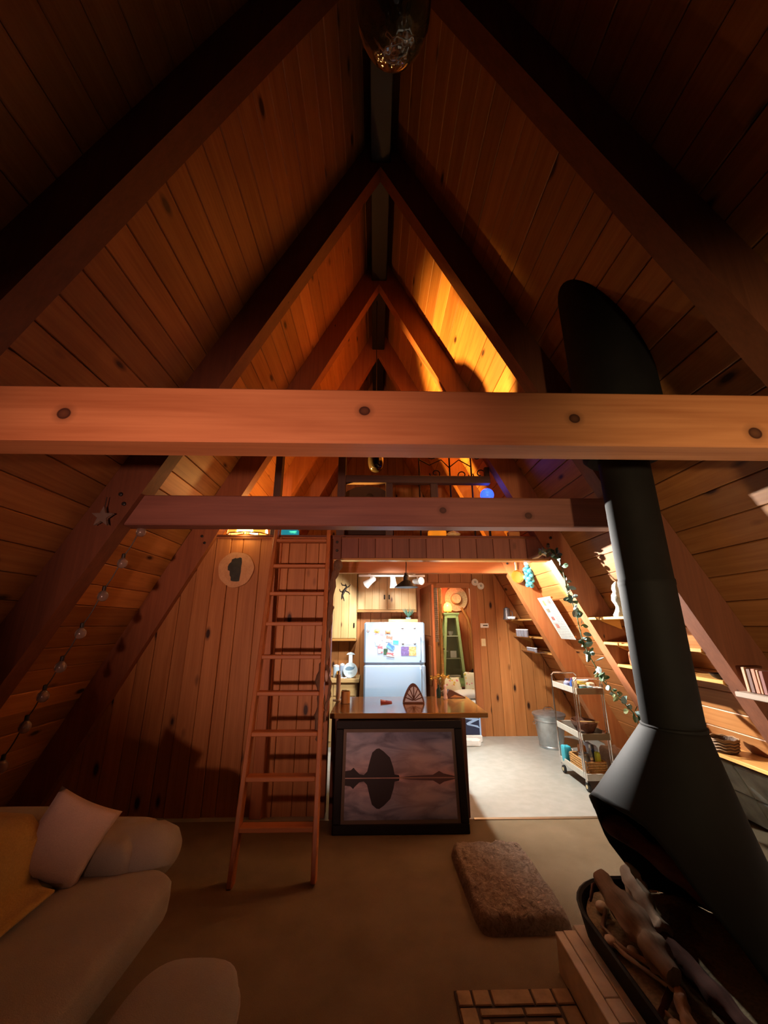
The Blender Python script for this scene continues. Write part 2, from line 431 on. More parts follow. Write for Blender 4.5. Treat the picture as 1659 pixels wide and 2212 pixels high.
# open door leaf
dr = ob('door_1', None, None, (0.855, BY-.03, 0)); dr['kind'] = 'structure'; dr['label'] = 'reddish pine door standing open beside the refrigerator'
dr.rotation_euler = (0, 0, R(-84))
lf = MB().box(0, .88, -.02, .02, .01, 2.47, .004)
lf.build('leaf', wood('red_pine_door', (.46, .15, .05), (.33, .09, .028), 'Z', .6), dr)
for z0, z1 in ((.15, .75), (.9, 1.5), (1.65, 2.35)):
    MB().box(.12, .76, -.027, -.02, z0, z1, .006).build('panel', M['beamZ'], dr)
MB().ball((.82, -.05, 1.02), .028).tube([(.82, -.02, 1.02), (.82, -.05, 1.02)], .01).build('door_knob', M['brass'], dr)

# back room shell
RY = 9.05
wr = struct('wall_rear', MB().prism([(xce(0, -1), 0), (xce(0, 1), 0), (XR, ZC)], RY+.025, RY+.07), M['rafZ'], 'gable boards at the far end of the house')
x = -3.5
while x < 3.6:
    vboard(x, x+.2, 0, 7.1, RY, RY+.025, M['pineZ'], wr); x += .2

# ================================================================== living room: large things
# ---- ladder
LB, LT = Vector((-0.735, 3.47, 0)), Vector((-0.845, 4.40, 2.93))
ladder = thing('loft_ladder', 'plain wooden ladder with nine rungs leaning up to the loft', 'ladder', (-0.735, 3.47, 0))
ld = (LT-LB); ldn = ld.normalized(); lx = Vector((1, 0, 0)); lx = (lx - ldn*lx.dot(ldn)).normalized(); ly = ldn.cross(lx)
lrot = Matrix((lx, ly, ldn)).transposed()
for s in (-1, 1):
    c = ld*0.5 + lx*(s*0.30)
    MB().obox(c, (0.038, 0.095, ld.length), lrot, .006).build('rail', M['beamZ'], ladder)
for k in range(9):
    f = 0.108 + k*0.1035
    c = ld*f
    MB().obox((c.x, c.y, c.z), (0.563, 0.095, 0.036), None, .006).build('rung', M['beamX'], ladder)

# ---- wood slice plaque
pl = thing('wood_slice_plaque', 'round wood slice plaque with dark lake silhouette on the partition', 'wall decoration', (-1.61, WY-.03, 2.44))
rim = [(0.203*(1+.02*math.sin(3*a)+.015*math.sin(7*a+1)), a) for a in [2*PI*i/40 for i in range(40)]]
MB().prism([(r*math.cos(a), r*math.sin(a)) for r, a in rim], -.012, .012).build('slice', wood('slice_wood', (.62, .36, .17), (.50, .26, .11), 'Y', 0, vary=0), pl)
lake = [(-.03, .125), (-.015, .132), (-.005, .125), (.015, .13), (.035, .138), (.055, .13), (.062, .08), (.058, .03), (.06, -.03), (.055, -.09), (.052, -.135), (.02, -.14), (-.02, -.138), (-.045, -.13), (-.048, -.09), (-.062, -.07), (-.068, -.02), (-.09, -.01), (-.095, .03), (-.085, .06), (-.06, .085), (-.055, .115)]
MB().prism([(x, z) for x, z in lake], -.016, -.011).build('lake_inlay', plain('lake_green_paint', (.022, .028, .018), .5, noise=.3), pl)

# ---- framed picture leaning below the counter
pic = thing('framed_picture', 'large black framed seascape with dark rock reflected in water, leaning under the counter', 'picture', (0.25, 4.17, 0.0))
tilt = math.atan2(0.17, 0.885); PW, PH = 1.26, 0.91
prot = Matrix.Rotation(-tilt, 3, 'X')
def pbox(x0, x1, y0, y1, z0, z1, b=.004):
    return MB().obox(prot @ Vector(((x0+x1)/2, (y0+y1)/2, (z0+z1)/2)), (x1-x0, y1-y0, z1-z0), prot, b)
fm = M['black']; fw = 0.075
for a in ((-PW/2, PW/2, 0, fw), (-PW/2, PW/2, PH-fw, PH), (-PW/2, -PW/2+fw, fw, PH-fw), (PW/2-fw, PW/2, fw, PH-fw)):
    pbox(a[0], a[1], -.018, .018, a[2], a[3], .006).build('frame', plain('black_frame', (.010, .008, .008), .6, spec=.2) if 'blf' not in M else M['blf'], pic)
pbox(-PW/2+fw, PW/2-fw, -.002, .010, fw, PH-fw, 0).build('mat_board', plain('grey_mat_board', (.16, .125, .10), .9), pic)
# the seascape print: flat
def sea_mat():
    t = NT('seascape_print'); tc = t.n.new('ShaderNodeTexCoord'); sp = t.n.new('ShaderNodeSeparateXYZ')
    t.link(tc.outputs['UV'], sp.inputs[0])
    u, v = sp.outputs[0], sp.outputs[1]
    m = t.math('ABSOLUTE', t.math('SUBTRACT', v, 0.46))        # mirrored about the waterline
    cb = t.n.new('ShaderNodeCombineXYZ'); t.link(u, cb.inputs[0]); t.link(m, cb.inputs[1])
    mp = t.n.new('ShaderNodeMapping'); mp.inputs['Scale'].default_value = (2.2, 4.5, 1); mp.inputs['Rotation'].default_value = (0, 0, .5); t.link(cb.outputs[0], mp.inputs[0])
    n = t.node('ShaderNodeTexNoise', i_Scale=1.3, i_Detail=5.0, i_Distortion=.8); t.link(mp.outputs[0], n.inputs['Vector'])
    base = t.ramp(m, [(0.0, (.55, .32, .30)), (.12, (.48, .36, .40)), (.30, (.36, .35, .46)), (.54, (.19, .21, .32))])
    cl = t.ramp(n.outputs[0], [(.38, (.45, .45, .5)), (.55, (1, 1, 1)), (.68, (1.35, 1.2, 1.1))])
    col = t.mix(1.0, base, cl, 'MULTIPLY')
    # warm patch right of centre
    dx = t.math('SUBTRACT', u, .68); dy = t.math('SUBTRACT', m, .20)
    d = t.math('SQRT', t.math('ADD', t.math('MULTIPLY', dx, dx), t.math('MULTIPLY', dy, dy)))
    col = t.mix(t.ramp(d, [(0, (.6,)*3), (.26, (0, 0, 0))]), col, (.62, .42, .34))
    line = t.ramp(m, [(0.004, (.7,)*3), (.012, (0, 0, 0))]); col = t.mix(line, col, (.40, .20, .11))
    t.link(col, t.b.inputs['Base Color']); t.b.inputs['Roughness'].default_value = .35; t.b.inputs['Specular IOR Level'].default_value = .2
    return t.m
ix0, ix1, iz0, iz1 = -PW/2+fw+.03, PW/2-fw-.03, fw+.03, PH-fw-.03
def flat_poly(name, pts, y, mat, parent, uv=None):
    me = bpy.data.meshes.new(name); me.from_pydata([tuple(prot @ Vector((x, y, z))) for x, z in pts], [], [tuple(range(len(pts)))])
    if uv:
        l = me.uv_layers.new()
        for i, q in enumerate(uv): l.data[i].uv = q
    me.materials.append(mat); return ob(name, me, parent)
flat_poly('print', [(ix0, iz0), (ix1, iz0), (ix1, iz1), (ix0, iz1)], -.004, sea_mat(), pic, [(0, 0), (1, 0), (1, 1), (0, 1)])
def iu(u, v): return (ix0+(ix1-ix0)*u, iz0+(iz1-iz0)*v)
rock = [(.0, .46), (.0, .535), (.05, .545), (.075, .575), (.09, .55), (.13, .50), (.17, .49), (.20, .53), (.225, .66), (.245, .75), (.285, .795), (.31, .80), (.35, .765), (.41, .69), (.44, .57), (.45, .495), (.49, .485), (.495, .46)]
far = [(.50, .46), (.60, .475), (.68, .48), (.80, .485), (.86, .53), (.90, .50), (1, .47), (1, .46)]
rm = plain('print_dark_rock', (.028, .018, .020), .5, spec=.2); rm2 = plain('print_far_rock', (.13, .07, .065), .5, spec=.2)
flat_poly('rock_print', [iu(u, .004+v) for u, v in rock], -.006, rm, pic)
flat_poly('rock_print', [iu(u, .45-(v-.46)*.98) for u, v in rock][::-1], -.006, rm, pic)
flat_poly('rock_print', [iu(u, .004+v) for u, v in far], -.0055, rm2, pic)
flat_poly('rock_print', [iu(u, .45-(v-.46)) for u, v in far][::-1], -.0055, rm2, pic)

# ---- sofa
def soft_block(mb, x0, x1, y0, y1, z0, z1, r, seed=0, n=3.2, amp=0.012):
    """rounded upholstered block"""
    rnd = random.Random(seed); ph = [rnd.uniform(0, 6) for _ in range(6)]
    nu, nv = 28, 16; vs = []; fs = []
    c = Vector(((x0+x1)/2, (y0+y1)/2, (z0+z1)/2)); h = Vector(((x1-x0)/2, (y1-y0)/2, (z1-z0)/2))
    e = 0.28
    def sg(v, p): return math.copysign(abs(v)**p, v)
    for i in range(nv+1):
        th = -PI/2 + PI*i/nv
        for j in range(nu):
            q = 2*PI*j/nu
            d = Vector((sg(math.cos(th), e)*sg(math.cos(q), e), sg(math.cos(th), e)*sg(math.sin(q), e), sg(math.sin(th), e)))
            k = 1 + amp*(math.sin(5*q+ph[0]+2*th)+math.sin(9*q+ph[1]-3*th)*.6)
            vs.append((c.x+h.x*d.x*k, c.y+h.y*d.y*k, c.z+h.z*d.z*(1+amp*.8*math.sin(4*q+ph[2]))))
    for i in range(nv):
        for j in range(nu): fs.append((i*nu+j, i*nu+(j+1) % nu, (i+1)*nu+(j+1) % nu, (i+1)*nu+j))
    return mb.add(vs, fs)
M['sofa'] = fabric('beige_slipcover', (.31, .275, .22), scale=220, noise=.16, big=4)
sofa = thing('sofa', 'beige slipcovered sofa along the left slope with rolled arm', 'sofa', (-1.7, 1.9, 0))
def loc(mb): return MB().add([(x+1.7, y-1.9, z) for x, y, z in mb.v], mb.f)
loc(soft_block(MB(), -2.35, -1.34, .6, 2.75, .02, .40, .05, 1, amp=.006)).build('base', M['sofa'], sofa, 180)
loc(soft_block(MB(), -2.2, -1.10, 1.72, 2.74, .30, .50, .05, 2)).build('seat_cushion', M['sofa'], sofa, 180)
loc(soft_block(MB(), -2.2, -1.08, .62, 1.74, .30, .49, .05, 3)).build('seat_cushion', M['sofa'], sofa, 180)
loc(soft_block(MB(), -2.44, -1.77, .6, 2.85, .05, .82, .05, 4, amp=.008)).build('backrest', M['sofa'], sofa, 180)
arm = MB(); soft_block(arm, -2.3, -1.36, 2.62, 3.06, .02, .63, .05, 5, amp=.01)
loc(arm).build('arm', M['sofa'], sofa, 180)
roll = MB(); pr = [(0.001, -.135), (.06, -.132), (.105, -.09), (.135, 0.0), (.125, .5), (.10, .56), (.001, .57)]
Mx = Matrix.Translation((-1.34, 2.86, .50)) @ Matrix.Rotation(R(-93), 4, 'Y')
roll.lathe(pr, 20, Mx, 1.05, 1.45); loc(roll).build('arm_roll', M['sofa'], sofa, 180)

# throw over the back and seat
def drape(name, prof, y0, y1, mat, thick=.012, waves=.012, seed=1, ny=26):
    rnd = random.Random(seed); p1, p2 = rnd.uniform(0, 6), rnd.uniform(0, 6)
    pts = []
    for k in range(len(prof)-1):
        a, b = Vector(prof[k]), Vector(prof[k+1]); m = max(2, int((b-a).length/.04))
        for i in range(m): pts.append(a.lerp(b, i/m))
    pts.append(Vector(prof[-1])); vs = []; fs = []; n = len(pts)
    for j in range(ny+1):
        yy = y0 + (y1-y0)*j/ny
        for i, p in enumerate(pts):
            wv = waves*(math.sin(yy*9+p1+i*.06)+.6*math.sin(yy*17+p2-i*.1))
            edge = .03*math.sin(i*.35+p1) if j in (0, ny) else 0
            vs.append((p.x + wv*.5, yy+edge, p.y + wv*.5 + waves))
    for j in range(ny):
        for i in range(n-1): fs.append((j*n+i, j*n+i+1, (j+1)*n+i+1, (j+1)*n+i))
    me = bpy.data.meshes.new(name); me.from_pydata(vs, [], fs); me.shade_smooth(); me.materials.append(mat)
    o = ob(name, me); md = o.modifiers.new('thick', 'SOLIDIFY'); md.thickness = thick; md.offset = 1
    return o
tw = drape('throw_blanket', [(-2.44, .70), (-2.34, .83), (-2.06, .865), (-1.83, .83), (-1.755, .74), (-1.745, .57), (-1.68, .53), (-1.60, .522)], 1.2, 2.46, fabric('mustard_throw', (.42, .27, .07), scale=120, noise=.2), seed=3)
tag(tw, 'mustard yellow throw spread over the sofa back behind the pillow', 'blanket')

# pillow
def pillow(mb, wx, wy, t, n=14):
    vs = []; fs = []
    for sgn in (1, -1):
        o = len(vs)
        for i in range(n+1):
            for j in range(n+1):
                u, v = 2*i/n-1, 2*j/n-1
                k = ((1-u*u)*(1-v*v))**.42 if abs(u) < 1 and abs(v) < 1 else 0
                pin = 1-.10*(1-abs(u)**2)*0 - .08*(u*u*(1-v*v)*0 + v*v*(1-u*u))*1 - .08*(u*u*(1-v*v))
                vs.append((u*wx*pin, v*wy*pin, sgn*t*k))
        for i in range(n):
            for j in range(n): fs.append((o+i*(n+1)+j, o+(i+1)*(n+1)+j, o+(i+1)*(n+1)+j+1, o+i*(n+1)+j+1))
    return mb.add(vs, fs)
pw = pillow(MB(), .185, .185, .075).build('pillow', fabric('pinkish_linen', (.50, .37, .30), scale=200, noise=.12), None, 180)
pw.location = (-1.68, 2.56, .70); pw.rotation_euler = (Matrix.Rotation(R(40), 3, 'Z') @ Matrix.Rotation(R(74), 3, 'X') @ Matrix.Rotation(R(-32), 3, 'Z')).to_euler()
tag(pw, 'square pinkish pillow propped on the sofa against the arm', 'pillow')

# ottoman
ot = thing('ottoman', 'low rounded beige upholstered ottoman at the lower left', 'ottoman', (-.775, 1.87, 0))
def superl(mb, hx, hy, prof, n=40, e=.62):
    vs = []; fs = []
    for (k, z) in prof:
        for j in range(n):
            q = 2*PI*j/n; cx, sy = math.cos(q), math.sin(q)
            vs.append((math.copysign(abs(cx)**e, cx)*hx*k, math.copysign(abs(sy)**e, sy)*hy*k, z))
    for i in range(len(prof)-1):
        for j in range(n): fs.append((i*n+j, i*n+(j+1) % n, (i+1)*n+(j+1) % n, (i+1)*n+j))
    fs.append(tuple(range(n))[::-1]); fs.append(tuple(range((len(prof)-1)*n, len(prof)*n)))
    return mb.add(vs, fs)
superl(MB(), .235, .40, [(.9, 0), (.96, .02), (1, .1), (1.01, .2), (1, .33), (.97, .375), (.90, .395), (.6, .405), (.2, .41)]).build('body', M['sofa'], ot, 180)
superl(MB(), .240, .405, [(1.0, .30), (1.015, .306), (1.0, .312)]).build('piping', M['sofa'], ot, 180)

# ---- shaggy pad
def shag_mat():
    t = NT('shaggy_cream_pile')
    n = t.node('ShaderNodeTexNoise', i_Scale=26.0, i_Detail=6.0, i_Roughness=.7, i_Distortion=1.2); t.link(t.coord((1, 1, 1)), n.inputs['Vector'])
    t.link(t.ramp(n.outputs[0], [(0.3, (.20, .15, .115)), (0.55, (.40, .32, .255)), (.75, (.52, .43, .35))]), t.b.inputs['Base Color'])
    t.b.inputs['Roughness'].default_value = 1; t.b.inputs['Specular IOR Level'].default_value = .05
    t.bump(n.outputs[0], 1.0, .03); return t.m
rug = MB(); nu, nv = 60, 90; rnd = random.Random(4); vs = []; fs = []
from mathutils import noise as MN
hx, hy, hh = .30, .47, .085
for i in range(nu+1):
    for j in range(nv+1):
        u, v = 2*i/nu-1, 2*j/nv-1
        rr = max(abs(u), abs(v)); ed = (abs(u)**10+abs(v)**10)**.1
        z = hh*(1-max(0, (ed-.86)/.14)**2.2) if ed < 1 else 0
        x, y = u*hx, v*hy
        if ed > 1: x /= ed; y /= ed
        z = max(0.0, z + (.016*MN.noise((x*14, y*9, 1)) + .010*MN.noise((x*40, y*26, 4)) + .006*MN.noise((x*90, y*60, 9)))*(1 if z > .02 else .3))
        vs.append((x, y, z))
for i in range(nu):
    for j in range(nv): fs.append((i*(nv+1)+j, (i+1)*(nv+1)+j, (i+1)*(nv+1)+j+1, i*(nv+1)+j+1))
rug.add(vs, fs)
ro = rug.build('shaggy_pad', shag_mat(), None, 180, (.945, 3.43, 0), (0, 0, R(1.5)))
tag(ro, 'thick cream shaggy floor pad on the carpet behind the hearth corner', 'rug')

# ---- stone patterned mat
mat_ = thing('stone_mat', 'tan doormat patterned like paving stones with scroll medallions', 'mat', (.72, 2.10, 0))
st1 = plain('mat_stone', (.34, .25, .15), .9, noise=.25, nscale=14, bump=.5); st2 = plain('mat_dark', (.05, .035, .025), .9)
MB().box(-.30, .30, -.62, .50, 0, .008, .003).build('backing', st2, mat_)
def stone(x0, x1, y0, y1, h=.016): MB().box(x0+.005, x1-.005, y0+.005, y1-.005, .006, h, .004).build('paver', st1, mat_, 0)
xs = [-.295, -.215, -.12, .09, .20, .295]
for a, b in zip(xs[:-1], xs[1:]): stone(a, b, .40, .495)
yy = [.40, .27, .10, -.08, -.26, -.45, -.62]
for a, b in zip(yy[1:], yy[:-1]): stone(-.295, -.205, a, b); stone(.205, .295, a, b)
for a, b in ((-.20, .02), (.02, .20)): stone(a, b, .345, .395)
for x0 in (-.20, .155):
    for a, b in ((.12, .34), (-.12, .12), (-.36, -.12), (-.6, -.36)): stone(x0, x0+.045, a, b)
for a, b in ((-.15, .01), (.01, .15)):
    for k in range(3):
        stone(a, b, .33-.26*(k+1), .33-.26*k, .012)
        cx, cy = (a+b)/2, .33-.26*k-.13
        sw = MB()
        for sgn in (1, -1):
            sw.tube([(cx+sgn*(.012+.012*q)*math.cos(q*1.0), cy+sgn*(.012+.012*q)*1.3*math.sin(q), .013) for q in [i*.35 for i in range(15)]], .0045, 6)
        sw.build('scroll', st2, mat_)

# ---- hearth and cone fireplace
M['hearth'] = plain('cream_hearth_tile', (.72, .66, .54), .7, noise=.18, nscale=9, bump=.15)
he = thing('hearth', 'raised cream tiled hearth block under the black fireplace', 'hearth', (1.9, 2.0, 0))
hp = [(1.02, .9), (3.05, .9), (3.05, 2.76), (1.26, 2.76), (1.02, 2.70)]
def poly_z(mb, pts, z0, z1):
    n = len(pts); vs = [(x, y, z0) for x, y in pts]+[(x, y, z1) for x, y in pts]
    return mb.add(vs, [tuple(range(n))[::-1], tuple(range(n, 2*n))]+[(i, (i+1) % n, n+(i+1) % n, n+i) for i in range(n)])
poly_z(MB(), [(x-1.9, y-2.0) for x, y in hp], 0, .165).build('base', M['hearth'], he)
for x0, x1, cuts in ((1.015, 1.062, (.9, 1.62, 2.705)), (1.066, 1.135, (.9, 1.3, 2.18, 2.30, 2.71)), (1.14, 1.40, (.9, 1.7, 2.75)), (1.405, 1.9, (.9, 1.9, 2.76)), (1.905, 2.4, (.9, 1.9, 2.76)), (2.405, 3.05, (.9, 1.9, 2.76))):
    for a, b in zip(cuts[:-1], cuts[1:]):
        MB().box(x0-1.9, x1-1.9, a-2.0+.002, b-2.0-.002, .165, .18, .003).build('tile', M['hearth'], he, 0)

fp = thing('cone_fireplace', 'black steel cone hood fireplace with tall stovepipe through the slope', 'fireplace', (1.70, 2.40, .18))
FX, FY, FZ = 1.70, 2.40, .18
def lerp_tab(z, tab):
    for (za, va), (zb, vb) in zip(tab[:-1], tab[1:]):
        if za >= z >= zb: return va + (vb-va)*(za-z)/(za-zb)
    return tab[-1][1] if z < tab[-1][0] else tab[0][1]
def ccx(z): return lerp_tab(z, [(1.28, 1.695), (.9, 1.57), (.7, 1.49), (.5, 1.44), (.2, 1.43)])
def crr(z): return lerp_tab(z, [(1.28, .152), (.9, .335), (.7, .45), (.5, .54), (.2, .56)])
NA = 96; NR = 22; vs = []; fs = []
MT = [(58, .27), (68, .31), (78, .43), (90, .58), (100, .69), (110, .75), (120, .795), (130, .83), (140, .855), (150, .88), (165, .90), (185, .912), (205, .908), (220, .89), (230, .86), (240, .815), (250, .75), (260, .68), (270, .59), (280, .47), (290, .35), (297, .27)]
def mouth(phi):
    d = math.degrees(phi) % 360
    for (d0, z0), (d1, z1) in zip(MT[:-1], MT[1:]):
        if d0 <= d <= d1: return z0+(z1-z0)*(d-d0)/(d1-d0)
    return .27
for j in range(NA):
    q = 2*PI*j/NA; zl = mouth(q)
    for i in range(NR+1):
        f = i/NR; z = 1.28 + (zl-1.28)*f
        r = crr(z); vs.append((ccx(z)+r*math.cos(q)-FX, 2.40+r*math.sin(q)-FY, z-FZ))
for j in range(NA):
    a, b = j, (j+1) % NA
    for i in range(NR): fs.append((a*(NR+1)+i, b*(NR+1)+i, b*(NR+1)+i+1, a*(NR+1)+i+1))
me = MB().add(vs, fs).mesh('hood', M['black_metal'], 180)
hood = ob('hood', me, fp); md = hood.modifiers.new('plate', 'SOLIDIFY'); md.thickness = .012; md.offset = -1
MB().lathe([(.149, 1.26-FZ), (.152, 1.265-FZ), (.152, 2.05-FZ), (.155, 2.06-FZ), (.155, 2.085-FZ), (.150, 2.095-FZ), (.150, 2.98-FZ)], 40, Matrix.Translation((-.005, 0, 0))).build('stovepipe', M['black_metal'], fp)
MB().lathe([(.17, 2.925-FZ), (.245, 2.925-FZ), (.270, 2.955-FZ), (.270, 2.985-FZ), (.270, 2.995-FZ), (.270, 4.9-FZ)], 44, Matrix.Translation((.03, .0, 0))).build('insulated_chimney', M['black_metal'], fp)
MB().lathe([(.152, .0), (.160, .006), (.160, .022), (.152, .028)], 40, Matrix.Translation((-.005, 0, 1.255-FZ))).build('pipe_collar', M['black_metal'], fp)
# pan with rolled rim
def rrect(hx, hy, r, n=8):
    out = []
    for cx, cy, a0 in ((hx-r, hy-r, 0), (-hx+r, hy-r, 90), (-hx+r, -hy+r, 180), (hx-r, -hy+r, 270)):
        for k in range(n+1):
            a = R(a0+90*k/n); out.append((cx+r*math.cos(a), cy+r*math.sin(a)))
    return out
PX, PY = 1.575-FX, 2.31-FY
pan = MB(); rings = []
for hx, hy, z in ((.40, .60, .0), (.425, .625, .11), (.43, .63, .125), (.42, .62, .13), (.405, .605, .12), (.385, .585, .02)):
    rings.append([(PX+x, PY+y, z) for x, y in rrect(hx, hy, .33*hx/.42)])
n = len(rings[0]); vs = [p for r_ in rings for p in r_]
fs = [(i*n+j, i*n+(j+1) % n, (i+1)*n+(j+1) % n, (i+1)*n+j) for i in range(5) for j in range(n)] + [tuple(range(n))[::-1], tuple(range(5*n, 6*n))]
pan.add(vs, fs).build('fire_pan', M['black_metal'], fp)
# sand bed
sd = MB(); gx, gy = 34, 48; vs = []; fs = []
for i in range(gx+1):
    for j in range(gy+1):
        u, v = 2*i/gx-1, 2*j/gy-1
        # square to rounded rectangle
        x, y = u*.385, v*.585
        ax_, ay_ = abs(x)-(.385-.30), abs(y)-(.585-.30)
        if ax_ > 0 and ay_ > 0:
            m_ = max(ax_, ay_); l_ = math.hypot(ax_, ay_); k_ = m_/l_
            x = math.copysign(.085+ax_*k_, x); y = math.copysign(.285+ay_*k_, y)
        z = .085+.018*MN.noise((x*6, y*6, 3))+.006*MN.noise((x*30, y*30, 1))
        vs.append((PX+x, PY+y, z))
for i in range(gx):
    for j in range(gy): fs.append((i*(gy+1)+j, (i+1)*(gy+1)+j, (i+1)*(gy+1)+j+1, i*(gy+1)+j+1))
so = sd.add(vs, fs).build('sand_bed', plain('grey_sand', (.22, .165, .09), 1.0, noise=.3, nscale=60, bump=.4), None, 180, (FX, FY, FZ))
tag(so, 'tan sand and ash filling the fire pan', 'sand', kind='stuff')

# logs, driftwood, pebbles and twigs in the pan
def log(pts, rs, seed, n=16, sub=10):
    rnd = random.Random(seed); P = []; RR = []
    V = [Vector(p) for p in pts]
    for k in range(len(V)-1):
        for i in range(sub):
            f = i/sub; q = V[k].lerp(V[k+1], f); r0 = rs[k]+(rs[k+1]-rs[k])*f
            w = Vector(MN.noise_vector((q.x*9+seed, q.y*5, q.z*9)))*r0*.5
            P.append(q+w); RR.append(r0*(.86+.35*MN.noise((seed*3.1, (k+f)*3.2, 0))))
    P.append(V[-1]); RR.append(rs[-1]*.72)
    RR[0] *= .8
    mb = MB(); mb.tube(P, RR, n)
    m = len(P)
    for i in range(m):
        for j in range(n):
            v = Vector(mb.v[i*n+j]); c = P[i]; d = v-c; a_ = 2*PI*j/n
            # long splits and ridges that run with the grain
            g = MN.noise((math.cos(a_)*2.2+seed, math.sin(a_)*2.2, i*.10))*.42 + MN.noise((math.cos(a_)*5+seed, math.sin(a_)*5, i*.25))*.22
            mb.v[i*n+j] = tuple(c+d*(1+g))
    return mb
lw = wood('weathered_driftwood', (.40, .31, .22), (.20, .15, .10), 'Y', .4, .85, .3)
lw2 = wood('pale_split_log', (.52, .38, .26), (.34, .23, .15), 'Y', 0, .8, .3)
lw3 = wood('charred_log', (.12, .045, .03), (.06, .02, .013), 'Y', 0, .9, .3)
LOGS = [
 ([(1.345, 2.72, .40), (1.32, 2.40, .36), (1.295, 2.12, .37)], (.062, .075, .05), lw, 'grey driftwood log lying lengthwise across the front of the fire pan'),
 ([(1.545, 2.82, .40), (1.50, 2.60, .36), (1.45, 2.40, .34)], (.05, .052, .05), lw2, 'pale cut log end standing out behind the driftwood'),
 ([(1.30, 2.10, .345), (1.235, 1.98, .32), (1.22, 1.80, .29)], (.035, .03, .018), lw2, 'split orange log tip at the near end of the driftwood'),
 ([(1.50, 2.9, .62), (1.62, 2.5, .60), (1.72, 2.1, .52)], (.07, .075, .06), lw3, 'charred reddish log deep inside the hood'),
 ([(1.45, 2.55, .30), (1.46, 2.2, .31), (1.47, 1.95, .30)], (.045, .05, .04), lw3, 'dark burnt log lying on the sand behind the driftwood')]
for k, (p, r_, m_, lab) in enumerate(LOGS):
    tag(log(p, r_, k+3).build('log', m_, None, 60), lab, 'log')
TW = [([(1.20, 2.62, .36), (1.26, 2.70, .39), (1.34, 2.76, .37)], .010, 'short dark twig sticking out over the far pan rim'),
      ([(1.30, 2.66, .30), (1.22, 2.55, .285), (1.23, 2.40, .285), (1.29, 2.28, .30)], .014, 'bent grey stick curving on the sand'),
      ([(1.20, 2.50, .28), (1.22, 2.36, .285), (1.27, 2.22, .30), (1.29, 2.1, .33)], .011, 'thin dark stick beside the bent one'),
      ([(1.17, 2.06, .285), (1.24, 2.12, .30), (1.30, 2.16, .31)], .016, 'stubby black stick crossing in front of the log tip'),
      ([(1.20, 2.10, .29), (1.24, 1.95, .285), (1.22, 1.78, .285)], .008, 'long pale straw running to the near end of the pan'),
      ([(1.25, 2.05, .30), (1.32, 1.92, .29), (1.36, 1.80, .285)], .009, 'pale twig fanning to the right of the straw')]
for k, (p, r_, lab) in enumerate(TW):
    tag(log(p, [r_]*len(p), k+20, 7, 4).build('twig', lw3 if k in (0, 3) else lw, None, 60), lab, 'twig')
PB = [((1.30, 2.70, .283), .034, 'round white pebble in the far left corner of the pan'), ((1.205, 2.46, .282), .028, 'oval white pebble beside the pan rim'),
      ((1.215, 2.02, .278), .030, 'yellowish pebble near the front rim of the pan'), ((1.255, 1.87, .276), .026, 'white pebble at the near end of the pan'), ((1.285, 2.40, .276), .026, 'cream pebble beside the bent stick')]
pm = plain('white_pebble', (.62, .52, .38), .6, noise=.1)
for c, r_, lab in PB:
    o = MB().lathe([(max(1e-5, r_*math.sin(PI*i/8)), -r_*.7*math.cos(PI*i/8)) for i in range(9)], 14, None, 1.0, 1.35).build('pebble', pm, None, 180, c, (0, 0, random.uniform(-.6, .6)))
    tag(o, lab, 'stone')

# ---- driftwood garland hung on the ladder rail
dw = thing('driftwood_garland', 'twisted grey driftwood strand with shell knot hanging beside the ladder rail', 'garland', (-.46, 4.0, 1.0))
def lad(px_x, f): p = LB+ld*f; return (px_x, p.y-.10, p.z)
main = [(-.42, 4.28, 2.45), (-.455, 4.22, 2.30), (-.475, 4.19, 2.10), (-.465, 4.12, 1.92), (-.50, 4.06, 1.72), (-.475, 3.99, 1.52), (-.52, 3.94, 1.36), (-.49, 3.86, 1.14), (-.50, 3.82, .98), (-.475, 3.78, .84)]
rsd = random.Random(9)
def garl(pts, r0, sub, seed):
    rnd = random.Random(seed); P = []; Q = []
    V = [Vector(p)-Vector((-.46, 4.0, 1.0)) for p in pts]
    for k in range(len(V)-1):
        for i in range(sub):
            f = i/sub; P.append(V[k].lerp(V[k+1], f)+Vector((rnd.uniform(-1, 1), rnd.uniform(-1, 1), 0))*.010)
            Q.append(r0*(.75+.6*abs(math.sin((k*sub+i)*.9+seed))))
    P.append(V[-1]); Q.append(r0*.4); return MB().tube(P, Q, 9)
bark = wood('driftwood_bark', (.20, .12, .075), (.10, .055, .03), 'Z', .3, .9, 0)
garl(main, .030, 5, 2).build('driftwood_strand', bark, dw, 60)
garl([(-.50, 4.0, 1.50), (-.435, 3.94, 1.40), (-.415, 3.90, 1.24), (-.445, 3.88, 1.10), (-.46, 3.84, .98)], .013, 5, 4).build('side_strand', bark, dw, 60)
kn = MB(); kn.ball((.045, .28, 1.46), .052, 12, 8, 1.25); kn.ball((.02, .25, 1.38), .03); kn.build('knot', bark, dw, 180)
shm = plain('pale_shell', (.5, .38, .3), .5)
for c, r_, sz in (((.03, .245, 1.37), .022, 1), ((0.0, -.06, .36), .035, 1.5), ((.01, .21, 1.0), .02, 1)):
    MB().ball(c, r_, 10, 6, sz).build('shell', shm, dw, 180)

